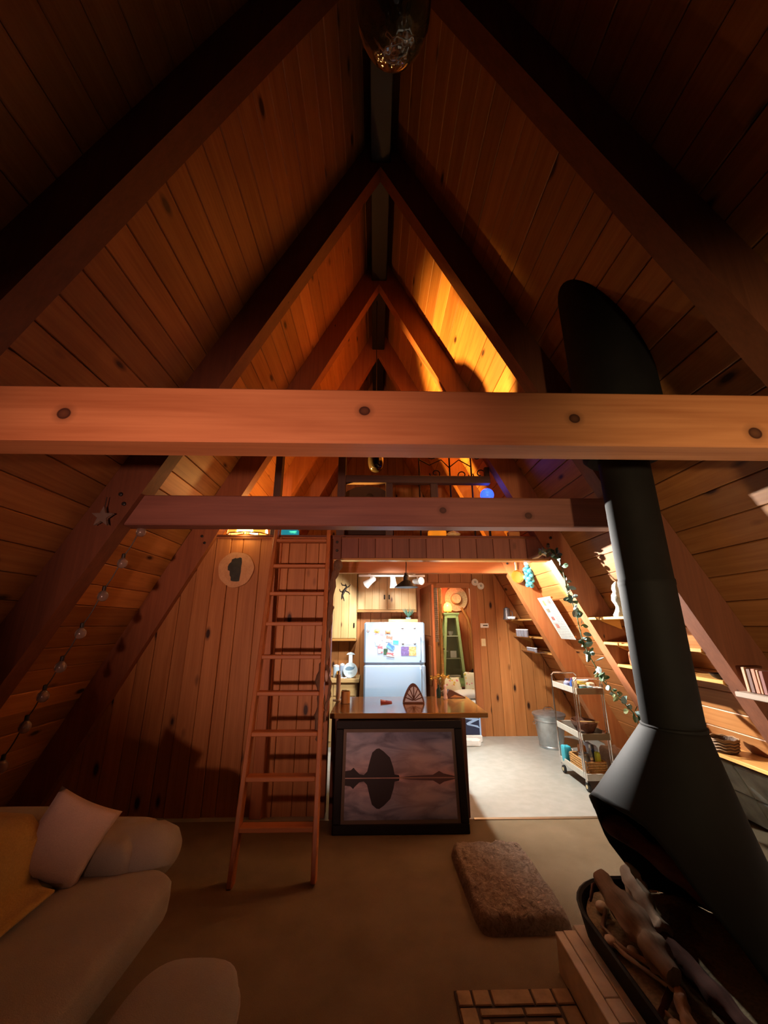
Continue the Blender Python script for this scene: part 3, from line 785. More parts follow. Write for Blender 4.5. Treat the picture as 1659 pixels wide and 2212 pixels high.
# ---- string lights down the second left rafter
slm = plain('frosted_bulb', (.50, .40, .34), .2, trans=.75, spec=.6)
sl = thing('string_lights', 'string of unlit round bulbs hanging down the left rafter', 'string lights', (-2.0, 3.12, 2.5))
def rp(z, off=.04, y=3.14): return Vector((xin(z, -1)+off+.11*(2.65-z), y, z))-Vector((-2.0, 3.12, 2.5))
zz = [2.75, 2.62, 2.36, 2.10, 1.82, 1.58, 1.38, 1.18, .93]
pts = []
for a, b in zip(zz[:-1], zz[1:]):
    for i in range(6):
        f = i/6; p = rp(a+(b-a)*f); p.z -= .03*math.sin(PI*f); pts.append(p)
pts.append(rp(zz[-1])); MB().tube(pts, .004, 6).build('wire', M['black'], sl)
bb = MB().lathe([(1e-5, -.042), (.02, -.037), (.034, -.022), (.038, 0), (.034, .02), (.02, .036), (.012, .045)], 16).mesh('bulb', slm, 180)
sk = MB().lathe([(.012, .04), (.014, .045), (.014, .075), (.006, .08)], 12).mesh('socket', M['black'])
for z in zz[1:]:
    p = rp(z); p.z -= .06
    ob('bulb', bb, sl, p); ob('socket', sk, sl, p)
# clear star ornament near the beam end
so_ = thing('glass_star', 'cloudy glass starfish ornament hung on the left rafter below the bolts', 'ornament', (xin(2.62, -1)-.12, 2.90, 2.62))
star = []
for i in range(10):
    r_ = .085 if i % 2 == 0 else .035; a = PI/2+PI*i/5; star.append((r_*math.cos(a), r_*math.sin(a)))
MB().prism(star, -.012, .012).build('star', slm, so_)
MB().tube([(0, 0, .085), (0, .0, .16)], .003, 6).build('hanging_cord', M['black'], so_)

# ---- hanging lamp at the top of the picture and its twin in the loft
def amber_mat():
    t = NT('smoked_amber_glass')
    t.b.inputs['Base Color'].default_value = (.10, .075, .025, 1); t.b.inputs['Roughness'].default_value = .08
    t.b.inputs['Specular IOR Level'].default_value = .9; t.b.inputs['Coat Weight'].default_value = .6
    t.b.inputs['Transmission Weight'].default_value = .3
    n = t.node('ShaderNodeTexNoise', i_Scale=14.0, i_Detail=2.0); t.link(t.coord((1, 1, .5)), n.inputs['Vector'])
    t.bump(n.outputs[0], .8, .05); return t.m
M['smoked'] = plain('smoked_black_glass', (.010, .008, .006), .08, spec=.8, coat=.5)
def pendant(loc, label, glass='amber'):
    t = thing('glass_pendant', label, 'lamp', loc)
    MB().lathe([(1e-5, 0), (.035, .004), (.065, .02), (.088, .05), (.102, .095), (.108, .15), (.108, .22), (.098, .29), (.07, .34), (.04, .36)], 36).build('globe', M[glass], t, 180)
    MB().lathe([(.045, .355), (.048, .36), (.048, .40), (.02, .43), (.008, .45)], 20).build('cap', M['iron'], t)
    ch = MB()
    top = 6.68-loc[2]
    ch.tube([(0, 0, .44), (0, 0, top)], .006, 8); ch.build('chain', M['iron'], t)
    return t
M['amber'] = amber_mat()
pendant((.043, .66, 3.385), 'smoked amber glass globe hanging at the top edge of the picture')
pendant((-.0, 4.82, 3.80), 'smoked glass globe hanging in the loft behind the railing', 'smoked')
# ================================================================== kitchen
def part(mb, name, mat, parent, smooth=35): return mb.build(name, mat, parent, smooth)
def lines_mat(name, paper, ink, n=26, dens=.5, vertical=False):
    """paper with rows of unreadably small print"""
    t = NT(name); tc = t.n.new('ShaderNodeTexCoord'); sp = t.n.new('ShaderNodeSeparateXYZ'); t.link(tc.outputs['UV'], sp.inputs[0])
    fr = t.math('FRACT', t.math('MULTIPLY', sp.outputs[1], float(n)))
    band = t.math('GREATER_THAN', fr, .52)
    nz = t.node('ShaderNodeTexNoise', i_Scale=1.0, i_Detail=2.0)
    cb = t.n.new('ShaderNodeCombineXYZ'); t.link(t.math('MULTIPLY', sp.outputs[0], 34.0), cb.inputs[0]); t.link(t.math('FLOOR', t.math('MULTIPLY', sp.outputs[1], float(n))), cb.inputs[1]); t.link(cb.outputs[0], nz.inputs['Vector'])
    on = t.math('MULTIPLY', band, t.math('GREATER_THAN', nz.outputs[0], 1-dens-.02))
    mg = t.math('MULTIPLY', t.math('GREATER_THAN', sp.outputs[0], .08), t.math('LESS_THAN', sp.outputs[0], .9))
    t.link(t.mix(t.math('MULTIPLY', on, mg), paper, ink), t.b.inputs['Base Color']); t.b.inputs['Roughness'].default_value = .8
    return t.m
def sheet(name, p00, ux, uz, mat, thick, parent=None):
    """thin sheet: corner, two edge vectors; front face gets UVs"""
    p00, ux, uz = Vector(p00), Vector(ux), Vector(uz); nrm = ux.cross(uz).normalized()*thick
    q = [p00, p00+ux, p00+ux+uz, p00+uz]; vs = [tuple(v) for v in q]+[tuple(v-nrm) for v in q]
    fs = [(0, 1, 2, 3), (7, 6, 5, 4), (0, 4, 5, 1), (1, 5, 6, 2), (2, 6, 7, 3), (3, 7, 4, 0)]
    me = bpy.data.meshes.new(name); me.from_pydata(vs, [], fs); ul = me.uv_layers.new()
    for i, uv in enumerate(((0, 0), (1, 0), (1, 1), (0, 1))): ul.data[i].uv = uv
    me.materials.append(mat); return ob(name, me, parent)

# ---- peninsula
ct = thing('kitchen_counter', 'honey wood breakfast counter behind the leaning picture', 'counter', (.35, 4.82, 0))
def L(x0, x1, y0, y1, z0, z1, b=.004, o=(.35, 4.82, 0)): return MB().box(x0-o[0], x1-o[0], y0-o[1], y1-o[1], z0-o[2], z1-o[2], b)
cw = wood('counter_top_wood', (.30, .155, .045), (.22, .105, .03), 'X', .0, .10, 0, spec=.9)
L(-.455, 1.17, 4.36, 5.32, .905, .955, .006).build('counter_top', cw, ct)
L(-.44, .95, 4.45, 5.2, 0, .905).build('base_panel', M['beamZ'], ct)
for k in range(7): L(-.44+k*.2, -.245+k*.2 if k < 6 else .95, 4.435, 4.45, .01, .90, .004).build('board', M['rafZ'], ct, 0)
# ---- things on the counter
cp = thing('wooden_cup', 'small turned wooden cup at the left end of the counter', 'cup', (-.335, 4.90, .955))
MB().lathe([(.045, 0), (.052, .004), (.053, .125), (.049, .13), (.046, .125), (.044, .01), (1e-5, .01)], 24).build('cup', wood('cup_wood', (.50, .29, .10), (.36, .18, .05), 'Z', 0, .5, 0), cp)
tw_ = thing('paper_towel_holder', 'white paper towel stand beside the driftwood at the counter end', 'holder', (-.435, 5.05, .955))
MB().lathe([(.06, 0), (.06, .012), (.012, .016), (.012, .33), (1e-5, .335)], 20).build('stand', M['whitem'], tw_)
MB().lathe([(.022, .02), (.026, .02), (.026, .29), (.022, .29)], 16).build('roll', M['paper'], tw_)
nb = thing('red_napkins', 'small red folded paper lying on the counter', 'paper', (.13, 4.93, .955))
MB().prism([(-.06, 0), (.075, 0), (.07, .008), (-.055, .022)], -.05, .05).build('fold', plain('red_paper', (.35, .05, .03), .7), nb)
MB().prism([(-.05, .022), (-.06, .027), (.0, .016), (.01, .012)], -.04, .045).build('fold', plain('pink_paper', (.7, .35, .3), .7), nb)
# fan shaped napkin holder: arched frame with slats
nh = thing('napkin_holder', 'pointed arch wooden napkin holder with white slats on the counter', 'napkin holder', (.455, 4.90, .955))
dk = plain('dark_carved_wood', (.14, .055, .028), .6)
arch = []
for i in range(13):
    f = i/12; x = -.125+.125*f; arch.append((x, .012+.195*math.sin(f*PI/2)**.85))
arch += [(-x, z) for x, z in reversed(arch[:-1])]
inner = [(x*.86, .012+(z-.012)*.86) for x, z in arch]
for yo in (-.03, .03):
    fr = MB()
    for i in range(len(arch)-1):
        fr.prism([arch[i], arch[i+1], inner[i+1], inner[i]], yo-.005, yo+.005)
    fr.build('frame', dk, nh, 0)
    for k in range(7):
        a = R(20+k*23.3); l_ = .085+.07*math.sin(a)**2
        MB().obox((.075*math.cos(a)*.75+0*.1, yo-.001, .02+l_*.52*math.sin(a)+.01), (l_, .007, .010), Matrix.Rotation(-a, 3, 'Y'), .005).build('slat', dk if k % 2 else dk, nh)
MB().box(-.125, .125, -.04, .04, 0, .014, .004).build('base', dk, nh)
MB().prism([(x*.9, .012+(z-.012)*.9) for x, z in arch], -.018, .018).build('napkins', plain('white_napkin', (.85, .88, .92), .8), nh)
# dragonfly flowers, carved box and white figurine at the back edge
fl = thing('gold_flower_pick', 'gold dragonfly flowers on stems in a green bottle at the back edge of the counter', 'ornament', (.80, 5.22, .955))
MB().lathe([(.026, 0), (.028, .01), (.028, .09), (.012, .12), (.012, .15)], 14).build('bottle', plain('green_bottle', (.03, .10, .06), .1, trans=.5), fl)
for dx, h in ((-.055, .235), (.03, .255), (.105, .24)):
    g = MB(); g.tube([(0, 0, .12), (dx*.7, 0, h-.05), (dx, 0, h)], .003, 6); g.build('stem', M['brass'], fl)
    for a in (20, 160, 200, 340):
        e = MB(); e.lathe([(1e-5, 0), (.012, .015), (.013, .03), (1e-5, .052)], 8, Matrix.Translation((dx, 0, h)) @ Matrix.Rotation(R(a), 4, 'Y') @ Matrix.Rotation(R(90), 4, 'Y'), 1, .3)
        e.build('petal', M['brass'], fl, 180)
bx = thing('carved_wedge', 'dark brown wooden wedge box lying at the back of the counter', 'box', (.93, 5.2, .955))
MB().prism([(-.05, 0), (.19, 0), (.19, .012), (.02, .095), (-.01, .10), (-.03, .06)], -.035, .035).build('box', plain('dark_brown_wood', (.10, .035, .018), .5), bx)
MB().prism([(.0, .012), (.17, .012), (.06, .042)], -.038, -.034).build('inlay', plain('tan_inlay', (.55, .28, .11), .5), bx)
fg = thing('white_figurine', 'little pale pink figurine standing beside the brown wedge box', 'figurine', (.865, 5.12, .955))
MB().lathe([(.024, 0), (.026, .02), (.018, .06), (.024, .085), (.02, .11), (.012, .12), (.018, .14), (.012, .16), (1e-5, .165)], 16).build('figure', plain('pale_pink_china', (.85, .70, .68), .3), fg, 180)

# ---- refrigerator
fr = thing('refrigerator', 'white top-freezer refrigerator in the kitchen covered with photos', 'refrigerator', (.308, 6.70, 0))
FXc, FY0 = .308, 6.30
def FB(x0, x1, y0, y1, z0, z1, b=.015): return MB().box(x0-FXc, x1-FXc, y0-6.7, y1-6.7, z0, z1, b)
FB(-.16, .776, 6.37, 7.12, .03, 1.85).build('cabinet', M['white'], fr)
FB(-.165, .781, 6.30, 6.365, 1.252, 1.865, .022).build('freezer_door', M['white'], fr)
FB(-.165, .781, 6.30, 6.365, .10, 1.238, .022).build('fridge_door', M['white'], fr)
FB(-.13, .74, 6.33, 6.4, .03, .09, .004).build('kick_grille', M['black'], fr)
for z0, z1, nm in ((1.29, 1.66, 'freezer_handle'), (.72, 1.20, 'fridge_handle')):
    h = MB(); h.tube([(.70-FXc, 6.30-6.7, z0), (.70-FXc, 6.255-6.7, z0+.02), (.70-FXc, 6.245-6.7, (z0+z1)/2), (.70-FXc, 6.255-6.7, z1-.02), (.70-FXc, 6.30-6.7, z1)], .013, 10)
    h.build(nm, M['white'], fr)
bd = MB().lathe([(.020, 0), (.020, .004), (.016, .005)], 20, Matrix.Translation((-.105-FXc, 6.298-6.7, 1.735)) @ Matrix.Rotation(R(90), 4, 'X')).build('badge', plain('grey_badge', (.35, .40, .45), .3, .6), fr)
# photos and papers on the freezer door (each a thing)
def photo_mat(i, cols):
    t = NT('print_%d' % i)
    n = t.node('ShaderNodeTexNoise', i_Scale=9.0+i, i_Detail=2.0); t.link(t.coord((1, 1, 1)), n.inputs['Vector'])
    st = [(.3+.4*k/(len(cols)-1), c) for k, c in enumerate(cols)]
    t.link(t.ramp(n.outputs[0], st, 'CONSTANT'), t.b.inputs['Base Color']); t.b.inputs['Roughness'].default_value = .4; return t.m
PH = [(.02, 1.645, .085, .13, 8, ((.30, .33, .55), (.65, .60, .75), (.8, .8, .85)), 'photo strip with blue and lilac figures at the upper left of the freezer door'),
      (.11, 1.655, .055, .12, -6, ((.45, .16, .20), (.75, .5, .5), (.85, .8, .8)), 'narrow red and pink photo beside the lilac photo strip'),
      (.045, 1.555, .07, .08, 4, ((.55, .75, .85), (.25, .60, .70), (.85, .9, .9)), 'small pale teal photo below the photo strip'),
      (.225, 1.615, .10, .095, -4, ((.40, .12, .10), (.75, .45, .40), (.85, .8, .8)), 'reddish group photo in the middle of the freezer door'),
      (.325, 1.565, .085, .055, -3, ((.03, .25, .50), (.05, .45, .75), (.03, .15, .25)), 'small bright blue landscape photo right of the reddish group photo'),
      (.085, 1.475, .075, .135, 5, ((.35, .10, .14), (.70, .45, .50), (.85, .8, .8)), 'tall maroon and white photo at the lower left of the cluster'),
      (.168, 1.43, .062, .085, 0, ((.01, .05, .03), (.02, .08, .05), (.03, .10, .06)), 'small dark green card in the lower cluster'),
      (.245, 1.50, .12, .075, -32, ((.04, .13, .45), (.08, .25, .65), (.6, .7, .85)), 'blue photo tilted diagonally right of the green card'),
      (.245, 1.385, .12, .055, -6, ((.50, .10, .13), (.80, .55, .55), (.7, .25, .25)), 'low strip of red pictures at the bottom of the cluster')]
for i, (cx, cz, w_, h_, rot, cols, lab) in enumerate(PH):
    o = sheet('photo', (-w_/2, 0, -h_/2), (w_, 0, 0), (0, 0, h_), photo_mat(i, cols), .003)
    o.location = (cx, 6.2965-.0007*i, cz); o.rotation_euler = (0, R(-rot), 0); tag(o, lab, 'photo', 'pictures on the freezer door')
o = sheet('list_paper', (-.115, 0, -.135), (.23, 0, 0), (0, 0, .27), lines_mat('list_print', (.48, .55, .63), (.20, .24, .31), 16, .66), .003)
o.location = (.525, 6.2965, 1.665); tag(o, 'large printed list held by four magnets on the freezer door', 'paper')
for mx, mz, lab in ((-.095, .115, 'upper left'), (.095, .115, 'upper right'), (-.09, -.115, 'lower left'), (.095, -.115, 'lower right')):
    m_ = MB().lathe([(.017, 0), (.017, .006), (.010, .009)], 14, Matrix.Rotation(R(90), 4, 'X'), 1.2, .7).build('magnet', plain('grey_magnet', (.20, .23, .27), .4, .3), None, 35, (.525+mx, 6.2925, 1.665+mz))
    tag(m_, 'grey magnet at the %s corner of the printed list' % lab, 'magnet', 'magnets on the list')
for i, (cx, w_, cols, lab) in enumerate(((.47, .13, ((.10, .08, .22), (.12, .10, .30), (.7, .6, .6)), 'dark blue photo of the low wide pair under the list'), (.585, .11, ((.45, .25, .10), (.6, .38, .18), (.8, .75, .65)), 'brown photo of the low wide pair under the list'))):
    o = sheet('photo', (-w_/2, 0, -.066), (w_, 0, 0), (0, 0, .132), photo_mat(20+i, cols), .003); o.location = (cx, 6.2965-.001*i, 1.435); tag(o, lab, 'photo', 'pictures on the freezer door')
hm = thing('hat_magnet', 'little golden hat magnet at the top left of the photo cluster', 'magnet', (.035, 6.295, 1.735))
MB().lathe([(.045, 0), (.045, .004), (.024, .005), (.022, .014), (.015, .016)], 18, Matrix.Rotation(R(90), 4, 'X'), 1.1, .75).build('hat', plain('gold_hat', (.60, .40, .12), .5), hm)
hg = thing('hand_magnet', 'brown turtle shaped magnet beside the golden hat magnet', 'magnet', (.205, 6.295, 1.72))
MB().lathe([(.038, 0), (.034, .006), (.018, .012)], 16, Matrix.Rotation(R(90), 4, 'X'), 1.0, .8).build('body', plain('brown_magnet', (.35, .16, .08), .5), hg)
for a in (35, 150, 215, 325): MB().lathe([(.011, 0), (.011, .005)], 10, Matrix.Translation((.04*math.cos(R(a)), 0, .034*math.sin(R(a)))) @ Matrix.Rotation(R(90), 4, 'X')).build('foot', plain('brown_foot', (.28, .13, .07), .5), hg)
# tray and plant on the refrigerator
ty = thing('wooden_tray', 'pale wooden tray lying on top of the refrigerator', 'tray', (.46, 6.62, 1.865))
MB().box(-.24, .24, -.12, .12, 0, .012, .003).build('tray_base', M['cabX'], ty)
for a in ((-.24, .24, -.12, -.105), (-.24, .24, .105, .12)): MB().box(a[0], a[1], a[2], a[3], .012, .05, .003).build('side', M['cabX'], ty)
for a in ((-.24, -.225), (.225, .24)): MB().box(a[0], a[1], -.105, .105, .012, .05, .003).build('side', M['cabX'], ty)
pp = thing('potted_succulent', 'blue green spiky plant in a white pot on the tray', 'plant', (.555, 6.62, 1.877))
MB().lathe([(.032, 0), (.04, .01), (.047, .06), (.044, .065), (.040, .055), (1e-5, .05)], 20).build('pot', M['white'], pp)
leaf = MB(); leaf.add([(0, 0, 0), (.012, 0, .07), (0, 0, .20), (-.012, 0, .07), (0, .006, .07)], [(0, 1, 4), (1, 2, 4), (2, 3, 4), (3, 0, 4), (0, 3, 2, 1)])
lm = leaf.mesh('leaf', plain('blue_green_leaf', (.10, .24, .18), .5), 0)
for k in range(17):
    ob('leaf', lm, pp, (0, 0, .055), (R(random.uniform(8, 50)), R(random.uniform(-20, 20)), R(k*137.5)))

# ---- upper cabinets
def cabinet(name, label, x0, x1, y0, y1, z0, z1, ndoor, knob=None):
    c = thing(name, label, 'cabinet', ((x0+x1)/2, (y0+y1)/2, z0)); o = ((x0+x1)/2, (y0+y1)/2, z0)
    L(x0, x1, y0+.02, y1, z0, z1, .003, o).build('body', M['cabZ'], c)
    wd = (x1-x0)/ndoor
    for k in range(ndoor):
        a, b = x0+k*wd+.012, x0+(k+1)*wd-.012
        d = L(a, b, y0+.004, y0+.02, z0+.045, z1-.03, .003, o).build('door', M['cabZ'], c)
        nbd = max(2, round((b-a)/.12)); bw = (b-a)/nbd
        for q in range(nbd):
            L(a+q*bw+.0015, a+(q+1)*bw-.0015, y0-.008, y0+.004, z0+.045, z1-.03, .004, o).build('board', M['cabZ'], d, 0)
        kx = (b-.03) if k == 0 else (a+.03)
        L(kx-.012, kx+.012, y0-.03, y0-.008, z0+.22, z0+.30, .006, o).build('handle', M['iron'], d)
    L(x0, x1, y0-.006, y0+.02, z0, z0+.04, .003, o).build('bottom_rail', M['honeyX'], c)
    return c
cabinet('wall_cabinet', 'tall pale pine wall cabinet at the left of the kitchen opening', -.86, -.322, 7.0, BY-.003, 1.56, 2.765, 1)
cabinet('wall_cabinet', 'wide pale pine cabinet with two doors above the refrigerator', -.315, .735, 7.0, BY-.003, 2.04, 2.765, 2)
# gecko shaped iron ornament on the tall cabinet
gk = thing('iron_gecko', 'dark iron branching gecko ornament on the tall left cabinet', 'ornament', (-.53, 6.985, 2.38))
MB().tube([(-.06, 0, -.12), (-.05, 0, -.04), (-.02, 0, .03), (.02, 0, .09), (.0, 0, .15)], [.008, .018, .026, .015, .006], 8).build('body', M['iron'], gk)
for p in ([(.0, 0, .03), (.06, 0, .0), (.085, 0, -.035)], [(.02, 0, .09), (.06, 0, .10), (.09, 0, .14)], [(-.05, 0, -.05), (-.03, 0, -.1), (-.015, 0, -.15)], [(.0, 0, .12), (-.06, 0, .13), (-.08, 0, .17)], [(-.03, 0, 0), (-.09, 0, .02), (-.1, 0, .06)]):
    MB().tube(p, [.012, .009, .005], 7).build('limb', M['iron'], gk)

# ---- left counter and the things on it
lc = thing('side_counter', 'pale wooden side counter with cabinet left of the refrigerator', 'counter', (-.62, 7.04, 0)); o_ = (-.62, 7.04, 0)
L(-1.1, -.25, 6.74, BY-.003, .93, .985, .004, o_).build('counter_top', M['cabX'], lc)
L(-1.05, -.29, 6.79, BY-.003, 0, .93, .003, o_).build('cabinet', M['cabZ'], lc)
for x0, x1 in ((-1.03, -.68), (-.66, -.31)):
    d = L(x0, x1, 6.775, 6.79, .08, .70, .003, o_).build('door', M['cabZ'], lc); L(x1-.05, x1-.03, 6.755, 6.775, .55, .62, .004, o_).build('handle', M['iron'], d)
    d = L(x0, x1, 6.775, 6.79, .73, .90, .003, o_).build('drawer', M['cabX'], lc); L((x0+x1)/2-.04, (x0+x1)/2+.04, 6.755, 6.775, .80, .82, .004, o_).build('handle', M['iron'], d)
pb = thing('paddle_board', 'round pale blue serving board with a whale silhouette and long handle', 'serving board', (-.405, 6.88, .987)); pb.rotation_euler = (R(-10), 0, R(0))
bm_ = plain('pale_blue_paint', (.58, .72, .80), .5, noise=.1)
ring = [(.118*math.cos(a), .118+.118*math.sin(a)) for a in [2*PI*i/36 for i in range(36)]]
MB().prism(ring, -.01, .01).build('disc', bm_, pb)
MB().box(-.032, .032, -.0095, .0095, .225, .36, .006).build('handle', M['whitem'], pb)
MB().prism([(-.07, .36), (-.05, .385), (.0, .40), (.05, .385), (.075, .36)], -.012, .012).build('finial', bm_, pb)
wh_ = [(-.085, .135), (-.06, .165), (-.02, .175), (.03, .165), (.05, .16), (.075, .18), (.07, .15), (.055, .13), (.02, .115), (-.03, .11), (-.07, .118)]
MB().prism(wh_, -.0125, -.0098).build('whale', plain('slate_blue', (.16, .28, .40), .5), pb)
for z in (.075, .055): MB().box(-.035, .035, -.0125, -.0098, z, z+.006).build('text_line', plain('slate_line', (.25, .36, .45), .5), pb)
def canister(x, y, r_, h, col, lab, lid=(.8, .85, .9)):
    c = thing('canister', lab, 'canister', (x, y, .986), None, 'jars on the side counter')
    MB().lathe([(r_*.96, 0), (r_, .006), (r_, h*.78), (r_*.93, h*.82)], 22).build('jar', plain('jar_glaze', col, .25), c)
    MB().lathe([(r_*.97, h*.82), (r_*.97, h*.93), (r_*.5, h*.97), (1e-5, h)], 22).build('lid', plain('jar_lid', lid, .3), c)
canister(-.545, 6.98, .042, .22, (.35, .45, .62), 'tall blue grey jar with white lid beside the paddle board')
canister(-.645, 6.97, .052, .20, (.45, .60, .75), 'pale blue jar left of the tall jar')
canister(-.60, 6.87, .032, .11, (.65, .32, .06), 'small orange jar in front of the blue jars', (.75, .45, .1))
for k, (x, rz, lab) in enumerate(((-.53, 35, 'white handled knife lying on the side counter'), (-.47, 55, 'second white handled knife nearer the paddle board'))):
    kn_ = thing('knife', lab, 'knife', (x, 6.80, .986), (0, 0, R(rz)))
    MB().box(-.06, .02, -.012, .012, 0, .02, .006).build('handle', M['whitem'], kn_); MB().prism([(.02, .004), (.15, .004), (.13, .007), (.02, .008)], -.013, .010).build('blade', M['chrome'], kn_)

# ---- track light
tl = thing('track_light', 'white ceiling track with three spot heads over the kitchen', 'lamp', (.26, 6.08, 2.565))
MB().box(-.52, .52, -.02, .02, -.015, .015, .004).build('track', M['whitem'], tl)
for xx in (-.35, .35): MB().box(xx-.02, xx+.02, -.02, .02, .015, .19, .003).build('hanger', M['whitem'], tl)
heads = [(-.33, Vector((-.70, .40, -.50)), 115), (.02, Vector((.10, .10, -1.0)), 76), (.40, Vector((.55, -.83, -.02)), 74)]
hp_ = [(.02, -.04), (.040, -.025), (.044, .05), (.060, .135), (.064, .15), (.055, .146), (.040, .07), (1e-5, .05)]
for xx, d, cone in heads:
    d = d.normalized(); q = d.to_track_quat('Z', 'Y').to_matrix().to_4x4()
    MB().tube([(xx, 0, -.015), (xx, 0, -.075)], .008, 8).build('stem', M['whitem'], tl)
    h = MB().lathe(hp_, 24, Matrix.Translation(Vector((xx, 0, -.085))-d*.05) @ q).build('head', M['whitem'], tl, 40)
    MB().ball(Vector((xx, 0, -.085))+d*.045, .028, 12, 8).build('bulb', M['bulb'], h, 180)
    p = Vector((.26+xx, 6.08, 2.48))+d*.11
    light('track_spot', 'SPOT', p, {115: 85, 76: 230, 74: 2800}[cone], (1.0, .95, .88), .03, p+d, cone, .5)
# ---- black pendant over the counter
pd = thing('pendant_lamp', 'black metal cone pendant lamp hanging over the counter', 'lamp', (.395, 4.95, 2.28))
MB().lathe([(.150, 0), (.152, .004), (.060, .075), (.036, .09), (.032, .15), (.020, .16), (.020, .185), (1e-5, .19)], 32).build('shade', M['black'], pd, 30)
MB().lathe([(.147, .003), (.056, .073), (1e-5, .075)], 32).build('inside', M['whitem'], pd, 30)
MB().ball((0, 0, .045), .03, 12, 8).build('bulb', M['white'], pd, 180)
MB().tube([(0, 0, .185), (.004, 0, .30), (-.004, 0, .40), (0, 0, .53)], .006, 8).build('cord', M['iron'], pd)

# ---- thermostat, switch, round shells on the back wall
th_ = thing('thermostat', 'small white thermostat on the kitchen back wall', 'thermostat', (2.01, BY-.004, 1.815))
MB().box(-.075, .075, -.03, 0, -.04, .04, .006).build('case', M['paper'], th_); MB().box(-.03, .055, -.032, -.029, -.012, .012, .001).build('display', plain('dark_display', (.10, .10, .08), .3), th_)
sw = thing('light_switch', 'cream light switch plate below the thermostat', 'switch', (1.975, BY-.004, 1.52))
MB().box(-.04, .04, -.008, 0, -.065, .065, .004).build('plate', M['cream'], sw); MB().box(-.008, .008, -.02, -.008, -.014, .014, .003).build('toggle', M['cream'], sw)
for k, (x, z, lab) in enumerate(((1.885, 2.60, 'upper left of two white round shell ornaments above the doorway'), (1.99, 2.53, 'lower right of two white round shell ornaments above the doorway'))):
    f = thing('shell_disc', lab, 'ornament', (x, BY-.022, z), None, 'round white ornaments')
    MB().lathe([(.062, 0), (.066, .006), (.058, .014), (.04, .010), (.03, .02), (1e-5, .022)], 22, Matrix.Rotation(R(90), 4, 'X')).build('disc', plain('shell_white', (.75, .68, .58), .5), f)
    MB().lathe([(.022, .018), (.016, .028), (1e-5, .03)], 12, Matrix.Rotation(R(90), 4, 'X')).build('centre', plain('shell_grey', (.35, .33, .28), .5), f)

# ---- copper pan and turquoise glass floats on the kitchen rafter
cpn = thing('copper_pan', 'small copper pan hanging by its handle on the kitchen rafter', 'pan', (xin(2.55, 1)+.10, FR[3]-.012, 2.535))
MB().lathe([(.085, 0), (.095, .03), (.10, .05), (.096, .05), (.085, .008), (1e-5, .006)], 28, Matrix.Rotation(R(90), 4, 'X')).build('bowl', plain('copper', (.70, .42, .14), .28, .9), cpn)
MB().box(-.016, .016, -.014, -.004, .09, .24, .005).build('handle', M['chrome'], cpn)
fl_ = thing('glass_floats', 'hanging cluster of turquoise glass balls beside the copper pan', 'ornament', (2.33, FR[3]-.10, 2.36))
gm = plain('turquoise_glass', (.10, .55, .75), .12, trans=.25, spec=.8)
rf = random.Random(12)
for k in range(22):
    z = .03+.30*k/21; a = k*2.4; r_ = .045 if k > 4 else .03
    MB().ball((r_*math.cos(a), r_*math.sin(a), z), rf.uniform(.030, .040), 12, 8).build('ball', gm, fl_, 180)
MB().lathe([(.05, .34), (.055, .36), (.05, .39), (.02, .40)], 16).build('cap', M['whitem'], fl_)
MB().tube([(0, 0, .40), (0, 0, .445)], .004, 6).build('cord', M['iron'], fl_)

# ---- shelves in the far right bay and what stands on them
def shelf(name, lab, z, y0, y1, yfr, th=.022, mat=None, grp=None):
    c = thing(name, lab, 'shelf', (xin(z, 1), y0, z), None, grp)
    x0, x1 = 0, xce(z, 1)-xin(z, 1)-.02
    MB().box(x0, x1, 0, y1-y0, -th, 0, .003).build('board', mat or M['honeyY'], c, 0)
    for yy in (.10, y1-y0-.10):
        MB().prism([(x0+.05, -th), (x1-.01, -th), (x1+.0, -th-.10)], yy-.01, yy+.01).build('bracket', M['honeyX'], c)
    return c
SZ = [1.915, 1.64, 1.41]
nmz = ['top', 'middle', 'bottom']
for z, n_ in zip(SZ, nmz): shelf('wall_shelf', '%s of three small honey wood shelves in the far right bay of the kitchen' % n_, z, FR[3]+TH+.01, BY-.01, 0, grp='small kitchen shelves')
mg = thing('pewter_tankard', 'grey pewter tankard with lid at the back of the top small shelf', 'tankard', (2.33, 6.98, 1.915))
MB().lathe([(.07, 0), (.072, .01), (.060, .05), (.050, .17), (.054, .175), (.052, .19), (.02, .205), (1e-5, .22)], 24).build('body', plain('pewter', (.14, .13, .14), .45, .5), mg)
MB().tube([(.05, 0, .15), (.095, 0, .14), (.10, 0, .07), (.06, 0, .04)], .008, 8).build('handle', plain('pewter_handle', (.12, .11, .12), .45, .5), mg)
gl = M['clearglass']; mw = plain('milk_glass', (.85, .87, .90), .15, spec=.8)
for k, y in enumerate((6.72, 6.62)):
    t = thing('glass_bowl', ('left' if k == 0 else 'right')+' of two small white glass bowls on the top small shelf', 'bowl', (2.30, y, 1.915), None, 'glass bowls')
    MB().lathe([(.025, 0), (.045, .012), (.055, .045), (.050, .045), (.03, .012), (1e-5, .01)], 20).build('bowl', mw, t)
tm = lambda: MB().lathe([(.030, 0), (.032, .004), (.034, .11), (.031, .11), (.028, .01), (1e-5, .008)], 18)
tms = tm().mesh('tumbler', plain('smoky_tumbler', (.62, .62, .72), .06, trans=.75), 35); rims = MB().lathe([(.034, .105), (.037, .11), (.034, .118), (.031, .11)], 18).mesh('rim', mw)
for k, (y, lab) in enumerate(((6.70, 'first'), (6.60, 'second'), (6.48, 'third'), (6.34, 'fourth'))):
    t = thing('tumbler', '%s glass tumbler from the left on the middle small shelf' % lab, 'glass', (2.40, y, 1.64), None, 'tumblers on the middle small shelf')
    ob('glass', tms, t); ob('rim', rims, t)
